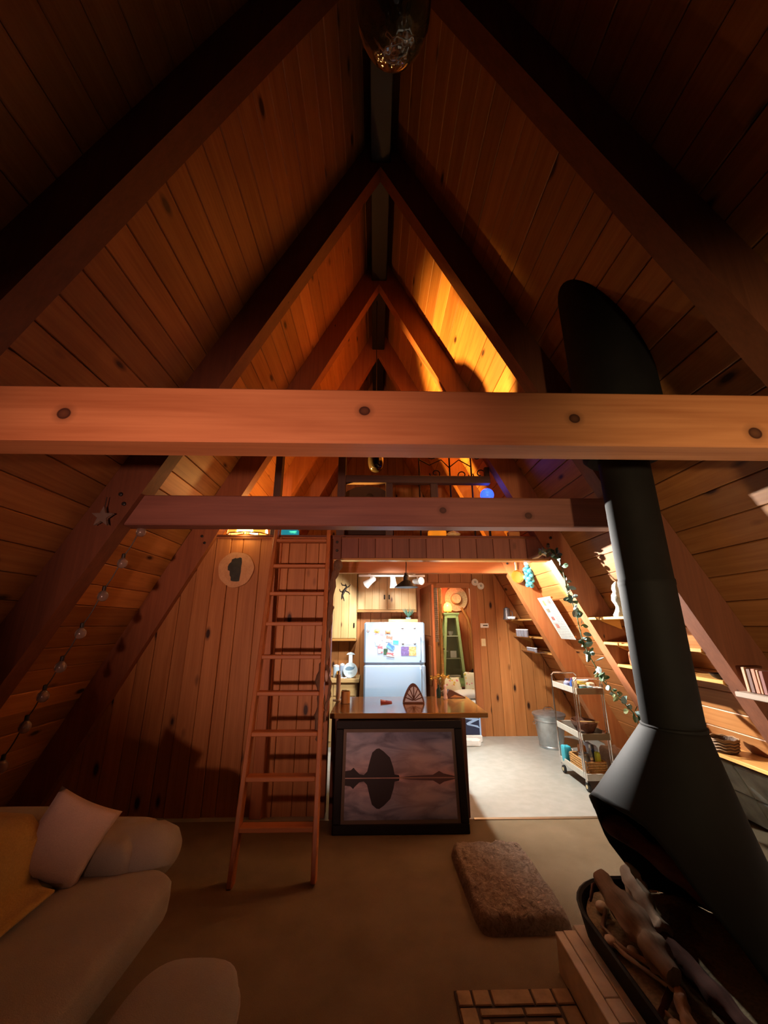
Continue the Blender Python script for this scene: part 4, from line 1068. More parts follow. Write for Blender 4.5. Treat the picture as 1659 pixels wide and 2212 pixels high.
t = thing('steel_tray', 'flat steel tray lying on the bottom small shelf', 'tray', (2.56, 6.46, 1.41))
MB().box(-.11, .11, -.25, .25, 0, .006, .002).build('tray', M['chrome'], t); MB().box(-.11, -.102, -.25, .25, .006, .022, .002).build('lip', M['chrome'], t)
for k, (y, lab) in enumerate(((6.66, 'first'), (6.57, 'second'), (6.46, 'third'), (6.36, 'fourth'))):
    t = thing('shot_glass', '%s little glass from the left on the steel tray' % lab, 'glass', (2.53, y, 1.417), None, 'little glasses on the steel tray')
    o = ob('glass', tms, t); o.scale = (.75, .75, .5); o = ob('rim', rims, t); o.scale = (.75, .75, .5)

# ---- shelves of the right bay beside the stovepipe
for z, n_ in zip((1.905, 1.645, 1.415), nmz): shelf('wall_shelf', '%s of three long shelves behind the stovepipe' % n_, z, FR[1]+TH+.01, FR[2]-.01, 0, .028, M['honeyY'], 'long shelves behind the stovepipe')
st_ = thing('stone_statue', 'grey green stone statue standing on the top long shelf', 'statue', (2.475, 3.93, 1.905))
MB().lathe([(.075, 0), (.08, .015), (.06, .05), (.045, .09), (.055, .12), (.075, .16), (.07, .21), (.05, .24), (.058, .27), (.05, .31), (.02, .34), (1e-5, .35)], 14).build('figure', plain('grey_stone', (.42, .46, .42), .9, noise=.35, nscale=18, bump=.8), st_, 50)
MB().lathe([(.02, .0), (.024, .02), (.02, .05), (1e-5, .055)], 12, Matrix.Translation((.0, -.10, 0))).build('foot_stone', plain('dark_stone', (.06, .06, .05), .8), st_)
lp = thing('leather_pouch', 'shiny brown leather pouch on the bottom long shelf', 'bag', (2.70, 4.02, 1.415))
soft_block(MB(), -.085, .085, -.17, .17, .0, .155, .05, 8).build('pouch', plain('brown_leather', (.20, .07, .03), .32, noise=.25), lp, 180)
MB().tube([(-.07, .11, .14), (-.075, .0, .165), (-.07, -.11, .14)], .01, 8).build('strap', plain('pale_leather', (.42, .22, .15), .5), lp)
bo = thing('closed_book', 'grey cloth book lying at the front of the bottom long shelf', 'book', (2.675, 3.72, 1.416), (0, 0, R(8)))
MB().box(-.07, .07, -.11, .11, 0, .035, .004).build('cover', fabric('grey_cloth', (.36, .32, .26)), bo)
MB().box(-.066, .066, -.108, .108, .006, .029).build('pages', M['paper'], bo)
dsh = thing('black_dish', 'small dark dish at the near end of the bottom long shelf', 'dish', (2.72, 3.20, 1.416))
MB().lathe([(.03, 0), (.05, .01), (.075, .04), (.07, .04), (.04, .014), (1e-5, .012)], 22).build('dish', M['iron'], dsh)

# ---- low shelf and plank wainscot under them
sh2 = thing('low_shelf', 'pale plank shelf low in the right bay behind the hood', 'shelf', (3.0, 3.13, .75))
MB().box(0, .30, 0, 1.29, -.03, 0, .004).build('board', M['honeyY'], sh2, 0)
for yy in (.15, 1.1): MB().box(.05, .30, yy, yy+.04, -.14, -.03, .004).build('bracket', M['honeyX'], sh2)
bk = thing('wicker_basket', 'dark wicker basket standing on the low shelf behind the hood', 'basket', (3.10, 3.78, .752)); bk.scale = (.8, .8, .8)
ba = MB().lathe([(.10, 0), (.115, .01), (.135, .13), (.128, .13), (.108, .012), (1e-5, .01)], 28).build('shell', plain('dark_wicker', (.07, .035, .018), .8, bump=.6, nscale=60), bk)
for z in (.03, .06, .09, .12, .135):
    r_ = .117+z*.15; MB().tube([(r_*math.cos(a), r_*math.sin(a), z+.005*math.sin(9*a)) for a in [2*PI*i/40 for i in range(41)]], .007, 6, False).build('weave', plain('wicker_strand', (.22, .12, .05), .7), bk)
stw = thing('stone_wainscot', 'grey slate slabs facing the foot of the right slope', 'stone facing', (3.1, 2.2, 0))
slm_ = plain('grey_slate', (.26, .27, .24), .6, noise=.3, nscale=7, bump=.4)
urot = Matrix((Vector((-SI, 0, -CO)), Vector((0, 1, 0)), Vector((-CO, 0, SI)))).transposed()
for r_ in range(2):
    for yb in (1.60, 3.13):
        for k in range(3):
            zc = .17+.28*r_; yc = yb+.22+.435*k
            MB().obox(Vector((xce(zc, 1)-.055, yc, zc))-Vector((3.1, 2.2, 0)), (.035+random.uniform(0, .012), .425, .30), urot, .008).build('slab', slm_, stw)

# ---- dark shelf with books in the near right bay
bs = thing('book_shelf', 'grey edged shelf with books at the right edge of the picture', 'shelf', (2.56, 1.6, 1.37))
MB().box(0, .40, 0, 1.33, -.035, 0, .004).build('board', wood('grey_shelf', (.34, .26, .20), (.26, .19, .14), 'Y', 0), bs, 0)
for yy in (.2, 1.1): MB().prism([(.05, -.035), (.40, -.035), (.40, -.16)], yy-.012, yy+.012).build('bracket', M['iron'], bs)
BK = [(2.868, 'pale tan spined book leaning at the left of the row', (.40, .22, .12), 0.162, .026, -8), (2.832, 'dark brown book second in the row on the grey shelf', (.10, .035, .02), 0.153, .03, -6), (2.797, 'reddish brown book third in the row on the grey shelf', (.32, .12, .06), 0.157, .03, -5), (2.769, 'thin tan book fourth in the row on the grey shelf', (.36, .17, .09), 0.153, .018, -5), (2.742, 'dark red book at the right end of the row on the grey shelf', (.16, .04, .03), 0.149, .028, -4)]
for y, lab, col, h, w_, rx in BK:
    b = thing('book', lab, 'book', (2.67, y, 1.373), (R(rx*.4), 0, 0), 'books on the grey shelf')
    MB().box(-.06, .075, -w_/2, w_/2, 0, h, .003).build('cover', plain('book_cloth', col, .7), b); MB().box(-.05, .077, -w_/2+.003, w_/2-.003, .004, h-.004).build('pages', M['paper'], b)
# ================================================================== right side of the kitchen
# ---- galvanised bin
cn = thing('trash_can', 'galvanised steel bin with lid against the right slope of the kitchen', 'bin', (2.77, 6.72, 0))
MB().lathe([(.18, 0), (.182, .01), (.188, .03), (.182, .04), (.22, .37), (.228, .375), (.228, .39), (.222, .395), (.238, .46), (.232, .46), (.178, .02), (1e-5, .02)], 36).build('body', M['galv'], cn)
MB().lathe([(.245, .445), (.25, .452), (.25, .475), (.24, .482), (.15, .505), (.10, .508), (1e-5, .51)], 36).build('lid', M['galv'], cn)
MB().tube([(-.07, 0, .505), (-.07, 0, .54), (-.045, 0, .56), (.045, 0, .56), (.07, 0, .54), (.07, 0, .505)], .011, 10).build('lid_handle', M['chrome'], cn)
for s_ in (-1, 1):
    MB().tube([(s_*.222, -.05, .36), (s_*.25, -.04, .34), (s_*.258, 0, .325), (s_*.25, .04, .34), (s_*.222, .05, .36)], .006, 8).build('side_handle', M['chrome'], cn)

# ---- three tier bar cart
cx0, cx1, cy0, cy1 = 2.43, 2.77, 5.00, 5.68
bc = thing('bar_cart', 'three tier chrome tube cart with grey trays on casters', 'cart', (2.60, 5.34, 0))
def C(x0, x1, y0, y1, z0, z1, b=.003): return MB().box(x0-2.60, x1-2.60, y0-5.34, y1-5.34, z0, z1, b)
gt = plain('grey_tray_rim', (.58, .58, .52), .45, noise=.08); dt_ = plain('dark_tray_floor', (.10, .085, .07), .6)
for z in (1.02, .53, .12):
    tr = C(cx0+.01, cx1-.01, cy0+.01, cy1-.01, z, z+.008).build('tray', dt_, bc)
    C(cx0, cx0+.012, cy0, cy1, z, z+.07).build('rim', gt, tr); C(cx1-.012, cx1, cy0, cy1, z, z+.07).build('rim', gt, tr)
    C(cx0+.012, cx1-.012, cy0, cy0+.012, z, z+.07).build('rim', gt if z < .2 else plain('bronze_rim', (.16, .12, .07), .5), tr); C(cx0+.012, cx1-.012, cy1-.012, cy1, z, z+.07).build('rim', gt, tr)
for x in (cx0+.0, cx1-.0):
    for y in (cy0+.03, cy1-.02):
        MB().tube([(x-2.60, y-5.34, .10), (x-2.60, y-5.34, 1.17)], .010, 10).build('leg', M['chrome'], bc)
    for yy in ((cy0+.03, cy0+.075),):
        MB().tube([(x-2.60, yy[1]-5.34, .14), (x-2.60, yy[1]-5.34, 1.16)], .007, 10).build('rod', M['chrome'], bc)
for y in (cy0+.03, cy1-.02):
    MB().tube([(cx0-2.60, y-5.34, 1.165), (cx0-2.60+.03, y-5.34, 1.195), (cx1-2.60-.03, y-5.34, 1.195), (cx1-2.60, y-5.34, 1.165)], .010, 10).build('handle_bar', M['chrome'], bc)
for x in (cx0+.02, cx1-.02):
    for y in (cy0+.05, cy1-.05):
        w_ = MB().lathe([(.012, -.014), (.042, -.013), (.045, 0), (.042, .013), (.012, .014)], 18, Matrix.Translation((x-2.60, y-5.34, .046)) @ Matrix.Rotation(R(90), 4, 'Y')).build('caster', plain('black_rubber', (.02, .02, .02), .7), bc)
        MB().lathe([(.02, -.017), (.02, .017)], 12, Matrix.Translation((x-2.60, y-5.34, .046)) @ Matrix.Rotation(R(90), 4, 'Y')).build('hub', M['cream'], w_)
def jar(x, y, z, r_, h, col, lab, cat='jar', lid=(.75, .78, .8), trans=0.0, name='jar', neck=.55):
    t = thing(name, lab, cat, (x, y, z))
    MB().lathe([(r_*.9, 0), (r_, .008), (r_, h*.62), (r_*neck, h*.80), (r_*neck, h*.86)], 20).build('body', plain('jar_col', col, .2, trans=trans), t, 40)
    MB().lathe([(r_*neck*1.1, h*.86), (r_*neck*1.1, h*.98), (1e-5, h)], 16).build('lid', plain('lid_col', lid, .35), t); return t
Z1, Z2, Z3 = 1.029, .539, .129
jar(2.50, 5.36, Z1, .045, .13, (.45, .55, .85), 'pale blue bottle at the left of the top cart tray', trans=.3, lid=(.06, .05, .08))
jar(2.51, 5.24, Z1, .034, .15, (.06, .14, .50), 'deep blue bottle second on the top cart tray', lid=(.2, .1, .25))
jar(2.49, 5.13, Z1, .026, .17, (.85, .82, .62), 'tall cream bottle near the front post of the cart', lid=(.85, .8, .6), neck=.8)
jar(2.56, 5.10, Z1, .040, .085, (.10, .42, .48), 'teal glass cup in the front row of the top cart tray', 'cup', trans=.3, neck=.9)
jar(2.70, 5.07, Z1, .030, .065, (.50, .58, .85), 'small lilac cup at the right of the top cart tray', 'cup', neck=.9)
sa = thing('cup_and_saucer', 'pale blue cup on a saucer on the top cart tray', 'cup', (2.635, 5.09, Z1))
MB().lathe([(.03, 0), (.06, .008), (.062, .012), (1e-5, .008)], 22).build('saucer', plain('ice_blue_china', (.45, .65, .80), .2), sa)
MB().lathe([(.02, .01), (.034, .025), (.040, .07), (.036, .07), (.018, .018), (1e-5, .018)], 22).build('cup', plain('ice_blue_cup', (.45, .70, .82), .2), sa)
for k, (x, y, z, r_, col, lab) in enumerate(((2.66, 5.30, Z1+.09, .085, (.85, .86, .88), 'topmost white plate of the pile on the top cart tray'), (2.66, 5.30, Z1+.05, .09, (.80, .62, .10), 'yellow plate under the white one on the top cart tray'), (2.67, 5.30, Z1, .075, (.12, .10, .14), 'dark bowl under the plates on the top cart tray'))):
    t = thing('plate' if k < 2 else 'bowl', lab, 'plate' if k < 2 else 'bowl', (x, y, z))
    if k < 2: MB().lathe([(r_*.5, 0), (r_*.6, .005), (r_, .03), (r_*.97, .033), (r_*.55, .010), (1e-5, .009)], 28).build('plate', plain('plate_glaze', col, .2), t)
    else: MB().lathe([(.04, 0), (r_, .05), (r_*.95, .05), (.035, .01), (1e-5, .01)], 28).build('bowl', plain('bowl_glaze', col, .3), t)
t = thing('napkin_stack', 'cream folded napkins at the right of the top cart tray', 'napkin', (2.71, 5.20, Z1)); MB().box(-.04, .04, -.05, .06, 0, .10, .01).build('napkins', fabric('cream_napkin', (.70, .60, .42)), t)
# middle tier: wooden bowl with spoon and brown cloth
t = thing('wooden_bowl', 'big dark wooden bowl on the middle cart tray', 'bowl', (2.60, 5.26, Z2))
MB().lathe([(.05, 0), (.09, .02), (.145, .12), (.148, .15), (.138, .15), (.09, .035), (1e-5, .025)], 30, None, .95, 1.25).build('bowl', wood('dark_bowl_wood', (.16, .07, .04), (.08, .03, .018), 'Y', 0, .4), t)
t = thing('wooden_spoon', 'pale wooden spoon lying across the dark bowl', 'spoon', (2.595, 5.17, Z2+.155))
MB().tube([(-.12, .0, 0), (.0, -.02, 0), (.07, -.03, 0)], .007, 8).build('handle', M['cabX'], t); MB().ball((.10, -.035, 0), .03, 12, 8, .4).build('spoon_bowl', M['cabX'], t, 180)
dc = drape('tray_cloth', [(2.475, Z2+.074), (2.52, Z2+.02), (2.60, Z2+.012), (2.70, Z2+.016), (2.735, Z2+.075)], 5.03, 5.10, fabric('brown_cloth', (.20, .11, .07)), .006, .006, 8, 6)
tag(dc, 'brown cloth bunched along the front of the middle cart tray', 'cloth')
# bottom tier: wicker crate with jars and packets
cr = thing('wicker_crate', 'rectangular honey wicker crate on the bottom cart tray', 'crate', (2.585, 5.26, Z3))
wk = plain('honey_wicker', (.50, .27, .09), .7, noise=.3, nscale=60, bump=.6)
MB().box(-.115, .115, -.20, .20, 0, .012, .002).build('base', wk, cr)
for k in range(6):
    z = .012+.026*k
    for x in (-.115, .115): MB().box(x-.009, x+.009, -.205, .205, z, z+.023, .006).build('slat', wk, cr, 0)
    for y in (-.20, .20): MB().box(-.105, .105, y-.009, y+.009, z, z+.023, .006).build('slat', plain('shadow_wicker', (.28, .14, .05), .7) if 0 else wk, cr, 0)
t = thing('glass_jar', 'round frosted glass storage jar in the wicker crate', 'jar', (2.562, 5.29, Z3+.014))
MB().lathe([(.05, 0), (.068, .02), (.072, .10), (.06, .16), (.062, .175), (.055, .175), (.062, .10), (.055, .02), (1e-5, .015)], 26).build('jar', plain('frosted_glass', (.75, .78, .78), .15, trans=.5), t)
MB().tube([(.066*math.cos(a), .066*math.sin(a), .178) for a in [2*PI*i/24 for i in range(25)]], .006, 6, False).build('clip_ring', M['chrome'], t)
jar(2.60, 5.20, Z3+.014, .026, .30, (.80, .82, .82), 'clear tall bottle standing in the wicker crate', 'bottle', trans=.8, name='bottle', neck=.4)
jar(2.655, 5.24, Z3+.014, .034, .28, (.03, .05, .15), 'dark navy bottle beside the clear one in the crate', 'bottle', name='bottle', lid=(.03, .03, .05), neck=.45)
def packet(name, lab, x, y, z, w_, d_, h, col, rot=(0, 0, 0), cat='packet'):
    t = thing(name, lab, cat, (x, y, z), tuple(R(a) for a in rot))
    soft_block(MB(), -w_/2, w_/2, -d_/2, d_/2, 0, h, .01, int(x*100), amp=.03).build('bag', plain('foil', col, .35, noise=.2, nscale=12), t, 180)
packet('snack_packet', 'turquoise packet on the far left of the bottom cart tray', 2.48, 5.58, Z3, .10, .10, .20, (.05, .45, .60))
packet('snack_packet', 'white packet behind the frosted jar', 2.55, 5.56, Z3, .11, .06, .16, (.75, .72, .68), (0, -15, 0))
packet('snack_packet', 'lime green packet standing at the right in the crate', 2.65, 5.14, Z3+.014, .05, .06, .23, (.55, .62, .05))
packet('plastic_bag', 'shiny pale blue plastic bag slumped at the right of the bottom tier', 2.725, 5.42, Z3, .06, .26, .26, (.50, .62, .85))
packet('snack_packet', 'orange packet behind the wine bottle', 2.60, 5.40, Z3+.014, .06, .12, .24, (.60, .22, .05))
jar(2.555, 5.09, Z3+.014, .028, .19, (.10, .03, .02), 'small dark brown bottle at the near end of the crate', 'bottle', name='bottle', lid=(.6, .4, .2), neck=.5)
t = thing('fur_bag', 'greyish fur bundle on the floor behind the cart', 'bag', (2.98, 5.30, 0))
soft_block(MB(), -.11, .11, -.22, .22, 0, .36, .1, 21, amp=.06).build('bundle', fabric('grey_fur', (.45, .36, .30), scale=60, bump=1.0), t, 180)

# ---- poster on the slope between the rafters of the kitchen
ps = thing('recipe_poster', 'long white paper sheet with small pictures and rows of print pinned on the right slope', 'poster', (0, 0, 0))
def onslope(y, z, off): return Vector((xce(z, 1)-off, y, z))
p_bl, p_br, p_tl, p_tr = onslope(5.89, 1.63, .115), onslope(5.46, 1.63, .115), onslope(5.89, 2.21, .115), onslope(5.46, 2.19, .115)
o = sheet('sheet', p_bl, p_br-p_bl, p_tl-p_bl, lines_mat('poster_print', (.62, .66, .65), (.36, .40, .41), 26, .55), .003, ps)
pn = (p_br-p_bl).cross(p_tl-p_bl).normalized()
for (u, v, du, dv, col, nm) in ((.25, .80, .16, .13, (.35, .38, .18), 'bottle_print'), (.62, .84, .22, .10, (.36, .30, .28), 'bread_print'), (.66, .74, .18, .07, (.55, .56, .58), 'tin_print'), (.18, .64, .24, .09, (.30, .29, .22), 'herb_print'), (.20, .45, .20, .085, (.45, .16, .14), 'red_print'), (.20, .26, .20, .10, (.52, .22, .18), 'meat_print'), (.06, .40, .44, .50, (.62, .66, .65), 'picture_column'), (.05, .90, .9, .09, (.62, .66, .65), 'margin')):
    lift = .0015 if nm in ('picture_column', 'margin') else .003
    q = p_bl+(p_br-p_bl)*u+(p_tl-p_bl)*v+pn*lift
    sheet(nm, q, (p_br-p_bl)*du, (p_tl-p_bl)*dv, plain(nm, col, .8, noise=0 if lift < .002 else .35, nscale=40), .0005, ps)
for v in (.04, .96):
    a = p_bl+(p_tl-p_bl)*v-pn*.004; b = a+(p_br-p_bl)
    MB().obox((a+b)/2-pn*.02, (.03, (b-a).length*.9, .03), urot, .003).build('batten', M['honeyY'], ps)

# ---- eucalyptus garland on the rafter at the loft edge
ev = thing('eucalyptus_garland', 'eucalyptus leaf garland trailing down the right rafter at the kitchen opening', 'garland', (2.2, 4.40, 1.8))
vp = [(1.90, 2.64), (2.02, 2.66), (2.10, 2.60), (2.17, 2.46), (2.185, 2.32), (2.18, 2.20), (2.21, 2.08), (2.25, 1.95), (2.275, 1.80), (2.29, 1.66), (2.33, 1.50), (2.39, 1.36), (2.45, 1.24), (2.54, 1.13), (2.63, 1.04), (2.71, .94), (2.74, .82)]
EP = [Vector((x-2.2, 4.405-4.40-.02*math.sin(i*1.3), z-1.8)) for i, (x, z) in enumerate(vp)]
MB().tube(EP, .006, 7).build('stem', plain('stem_green', (.10, .13, .06), .7), ev)
lf_ = MB().add([(0, 0, 0), (.022, .004, .022), (.026, .006, .05), (.014, .006, .078), (0, .0, .088), (-.014, .006, .078), (-.026, .006, .05), (-.022, .004, .022), (0, -.006, .045)], [(0, 1, 8), (1, 2, 8), (2, 3, 8), (3, 4, 8), (4, 5, 8), (5, 6, 8), (6, 7, 8), (7, 0, 8)])
lms = [lf_.mesh('leaf', plain('eucalyptus_%d' % i, c, .6, noise=.15), 0) for i, c in enumerate(((.10, .19, .17), (.14, .24, .24), (.05, .11, .045), (.15, .18, .07), (.20, .28, .28), (.035, .07, .04)))]
rv = random.Random(5)
for k in range(120):
    f = rv.random()*(len(EP)-1.001); i = int(f); p = EP[i].lerp(EP[i+1], f-i)
    o = ob('leaf', rv.choice(lms), ev, p+Vector((rv.uniform(-.02, .02), rv.uniform(-.05, .0), rv.uniform(-.02, .02))), (R(rv.uniform(-70, 70)), R(rv.uniform(0, 360)), R(rv.uniform(0, 360))))
    s_ = rv.uniform(.55, 1.15); o.scale = (s_, s_, s_)
bwf = thing('ribbon_tail', 'pale twisted ribbon end at the top corner of the opening', 'ribbon', (1.90, 4.44, 2.60))
MB().tube([(-.06, 0, -.03), (0, -.01, -.01), (.05, -.02, .03), (.10, -.02, .0)], [.008, .018, .022, .01], 8).build('ribbon', plain('cream_ribbon', (.65, .52, .34), .7), bwf)

# ================================================================== room behind the doorway
gc = thing('green_cabinet', 'tapered pale green display cabinet with glass door seen through the doorway', 'cabinet', (1.655, 8.72, .62))
gp = plain('sage_green_paint', (.30, .42, .17), .45, noise=.08)
def frus(z0, z1, hw0, hw1, hd0, hd1, mb=None):
    mb = mb or MB(); vs = [(-hw0, -hd0, z0), (hw0, -hd0, z0), (hw0, hd0, z0), (-hw0, hd0, z0), (-hw1, -hd1, z1), (hw1, -hd1, z1), (hw1, hd1, z1), (-hw1, hd1, z1)]
    return mb.add(vs, [(0, 3, 2, 1), (4, 5, 6, 7), (0, 1, 5, 4), (1, 2, 6, 5), (2, 3, 7, 6), (3, 0, 4, 7)])
frus(0, .06, .27, .27, .20, .20).build('plinth', gp, gc, 0); frus(.06, .10, .25, .245, .185, .18).build('plinth_moulding', gp, gc, 0)
frus(1.40, 1.43, .15, .165, .13, .14).build('cornice', gp, gc, 0); frus(1.43, 1.46, .17, .17, .145, .145).build('cornice', gp, gc, 0)
def hw(z): return .245+(.145-.245)*(z-.10)/1.30
for sx in (-1, 1):
    for sy in (-1, 1):
        a = Vector((sx*(hw(.10)-.028), sy*.15, .10)); b = Vector((sx*(hw(1.40)-.028), sy*.10, 1.40))
        mb = MB(); vs = []
        for p in (a, b): vs += [(p.x-.028, p.y-.02, p.z), (p.x+.028, p.y-.02, p.z), (p.x+.028, p.y+.02, p.z), (p.x-.028, p.y+.02, p.z)]
        mb.add(vs, [(0, 3, 2, 1), (4, 5, 6, 7), (0, 1, 5, 4), (1, 2, 6, 5), (2, 3, 7, 6), (3, 0, 4, 7)]).build('stile', gp, gc, 0)
for z in (.10, 1.35): MB().box(-hw(z)+.05, hw(z)-.05, -.165+.035*(z > 1), -.13+.035*(z > 1), z, z+.05).build('rail', gp, gc, 0)
frus(.10, 1.40, .235, .135, .004, .004, MB()).build('back_panel', plain('dull_green_back', (.20, .26, .16), .7), gc, 0, (0, .15, 0))
for z in (.52, .97): MB().box(-hw(z)+.02, hw(z)-.02, -.13, .14, z, z+.012).build('shelf', plain('pale_green_shelf', (.55, .65, .45), .5), gc, 0)
MB().add([(-hw(.15)+.05, -.155, .15), (hw(.15)-.05, -.155, .15), (hw(1.36)-.05, -.112, 1.36), (-hw(1.36)+.05, -.112, 1.36)], [(0, 1, 2, 3)]).build('glass_pane', plain('pane_glass', (.9, .95, .92), .02, trans=1.0), gc, 0)
MB().ball((-.20, -.18, .72), .014).build('knob', M['iron'], gc)
for (x, z, w_, h, col, nm, lab) in ((-.02, .985, .10, .08, (.55, .60, .58), 'bowl', 'grey bowl on the upper shelf of the green cabinet'), (.02, .535, .13, .14, (.85, .85, .80), 'card', 'white card on the middle shelf of the green cabinet'), (.0, .105, .20, .09, (.85, .84, .78), 'folded_cloth', 'white cloth at the bottom of the green cabinet')):
    t = thing(nm, lab, nm.replace('_', ' '), (1.655+x, 8.72, .62+z))
    if nm == 'bowl': MB().lathe([(.03, 0), (.055, .05), (.06, .09), (.05, .09), (.02, .02)], 18).build('bowl', plain('grey_china', col, .3), t)
    elif nm == 'card': MB().box(-w_/2, w_/2, -.004, .004, 0, h, .001).build('card', M['paper'], t)
    else: soft_block(MB(), -.15, .15, -.09, .09, 0, h, .02, 31, amp=.08).build('cloth', fabric('white_cotton', col), t, 180)
ch = thing('low_chest', 'low dark wooden chest carrying the green cabinet', 'chest', (1.60, 8.72, 0))
MB().box(-.35, .42, -.28, .24, .03, .60, .006).build('body', M['rafX'], ch); MB().box(-.37, .44, -.30, .24, .60, .62, .004).build('lid', M['rafX'], ch)
for z0, z1 in ((.06, .31), (.33, .58)):
    d = MB().box(-.32, .39, -.295, -.28, z0, z1, .004).build('drawer', M['beamX'], ch); MB().ball((.03, -.31, (z0+z1)/2), .018).build('knob', M['brass'], d)
ol = thing('amber_lamp', 'glowing orange glass lamp on top of the green cabinet', 'lamp', (1.60, 8.70, 2.082))
MB().lathe([(.075, 0), (.075, .02), (.05, .03)], 20).build('foot', M['brass'], ol)
MB().lathe([(.075, .03), (.092, .06), (.092, .13), (.07, .19), (.03, .22), (1e-5, .225)], 26).build('shade', plain('glowing_orange_glass', (1, .5, .2), .3, emit=(1.0, .33, .045), estr=4.0), ol, 180)
light('amber_lamp_light', 'POINT', (1.60, 8.80, 2.40), 7, (1.0, .09, .01), .05)
light('back_room_light', 'AREA', (1.45, 8.05, 2.72), 26, (1.0, .84, .56), .3, (1.45, 8.05, 0))
ht = thing('straw_hat', 'straw hat hanging on the wall beside the glowing lamp', 'hat', (1.86, RY-.02, 2.40))
hx_ = Matrix.Rotation(R(90), 4, 'X') @ Matrix.Scale(1, 4)
stw_ = plain('straw', (.62, .48, .26), .8, noise=.2, nscale=40, bump=.4)
MB().lathe([(.27, .02), (.275, .03), (.25, .022), (.16, .012), (.125, .02), (.115, .09), (.10, .125), (.05, .115), (1e-5, .10)], 36, hx_, .95, 1.0).build('hat', stw_, ht, 60)
MB().lathe([(.124, .022), (.128, .026), (.121, .05), (.117, .05)], 30, hx_, .95, 1.0).build('band', plain('brown_band', (.20, .10, .05), .7), ht)
br_ = thing('wood_brace', 'slanting pale wooden brace beside the straw hat', 'brace', (2.0, 8.9, 0))
MB().tube([(-.05, 0, 2.2), (.08, 0, 1.95), (.14, 0, 1.7), (.16, 0, 0)], .03, 8).build('brace', M['honeyZ'], br_)
rl = thing('woven_roll', 'tall grey woven roll hanging behind the open door', 'roll', (1.15, 7.62, 1.52))
MB().lathe([(.06, 0), (.065, .02), (.058, .04), (.058, .98), (.07, 1.0), (.07, 1.04), (1e-5, 1.04)], 18, None, 1, .6).build('core', plain('grey_weave', (.36, .31, .25), .8, noise=.3, nscale=30), rl)
for k in range(24): MB().tube([(.061*math.cos(a), .040*math.sin(a), .06+k*.038) for a in [2*PI*i/16 for i in range(17)]], .007, 6, False).build('weave', plain('pale_weave', (.55, .48, .38), .8) if k == 0 else bpy.data.materials['pale_weave'], rl)
MB().tube([(0, 0, 1.04), (0, 0, 1.20)], .006, 6).build('cord', M['iron'], rl)
for k, (x, lab) in enumerate(((1.10, 'left one of two golden bamboo poles behind the open door'), (1.30, 'right one of two golden bamboo poles behind the open door'))):
    bp = thing('bamboo_pole', lab, 'pole', (x, 7.9, 0), None, 'bamboo poles')
    pr = [];
    for q in range(9): pr += [(.034, q*.28), (.034, q*.28+.26), (.039, q*.28+.27)]
    MB().lathe(pr+[(.034, 2.55)], 14).build('pole', plain('golden_bamboo', (.52, .32, .09), .4, noise=.15) if k == 0 else bpy.data.materials['golden_bamboo'], bp)
# bed with floral cushions
bd_ = thing('bed', 'low bed with white cover beyond the doorway', 'bed', (2.0, 7.95, 0))
MB().box(-.55, 1.0, -.38, .40, .12, .30, .01).build('frame', M['honeyX'], bd_)
soft_block(MB(), -.55, 1.0, -.40, .40, .28, .52, .05, 41, amp=.006).build('mattress', fabric('white_bedding', (.80, .80, .76), noise=.08), bd_, 180)
for sx in (-.5, .95):
    for sy in (-.34, .36): MB().box(sx-.03, sx+.03, sy-.03, sy+.03, 0, .12).build('leg', M['honeyZ'], bd_)
def floral():
    t = NT('floral_cotton'); v = t.node('ShaderNodeTexVoronoi', i_Scale=14.0); t.link(t.coord(), v.inputs['Vector'])
    n = t.node('ShaderNodeTexNoise', i_Scale=6.0); t.link(t.coord(), n.inputs['Vector'])
    fl = t.ramp(n.outputs[0], [(.40, (.75, .30, .35)), (.48, (.80, .60, .08)), (.55, (.30, .50, .15)), (.62, (.15, .35, .12))], 'CONSTANT')
    t.link(t.mix(t.math('LESS_THAN', v.outputs['Distance'], .33), (.82, .80, .62), fl), t.b.inputs['Base Color']); t.b.inputs['Roughness'].default_value = .9; return t.m
flm = floral()
def cush(lab, loc_, rot, mat_, wx=.24, wy=.2, t_=.09):
    o = pillow(MB(), wx, wy, t_).build('cushion', mat_, None, 180); o.location = loc_; o.rotation_euler = tuple(R(a) for a in rot); tag(o, lab, 'cushion')
cush('floral cushion propped at the right of the bed', (1.98, 7.98, .74), (72, 0, -8), flm, .26, .22)
cush('flat floral cushion at the left of the bed', (1.47, 7.98, .70), (55, 0, 14), flm, .22, .18)
cush('plain white cushion at the front of the bed', (1.74, 7.74, .60), (10, 0, 5), fabric('white_cushion', (.82, .80, .74), noise=.06), .26, .15, .07)
cush('mottled brown and white cushion at the left edge of the bed', (1.36, 7.72, .60), (24, 0, 20), photo_mat(40, ((.25, .14, .06), (.6, .55, .45), (.75, .72, .65))), .12, .12, .06)
hb = thing('black_handbag', 'black handbag behind the bed cushions', 'bag', (2.02, 8.52, .62))
MB().prism([(-.15, 0), (.13, 0), (.14, .16), (.06, .20), (.02, .33), (-.05, .20), (-.14, .22)], -.06, .06).build('body', plain('black_leather', (.015, .016, .02), .35), hb)
MB().tube([(-.09, -.03, .20), (-.05, -.03, .30), (.03, -.03, .32), (.08, -.03, .19)], .008, 8).build('strap', M['black'], hb)
t = thing('small_stand', 'little dark stand under the black handbag', 'table', (2.16, 8.54, 0))
MB().box(-.11, .11, -.14, .14, .59, .62, .004).build('top', M['rafX'], t)
for sx in (-.09, .09):
    for sy in (-.11, .11): MB().box(sx-.015, sx+.015, sy-.015, sy+.015, 0, .59).build('leg', M['rafZ'], t)
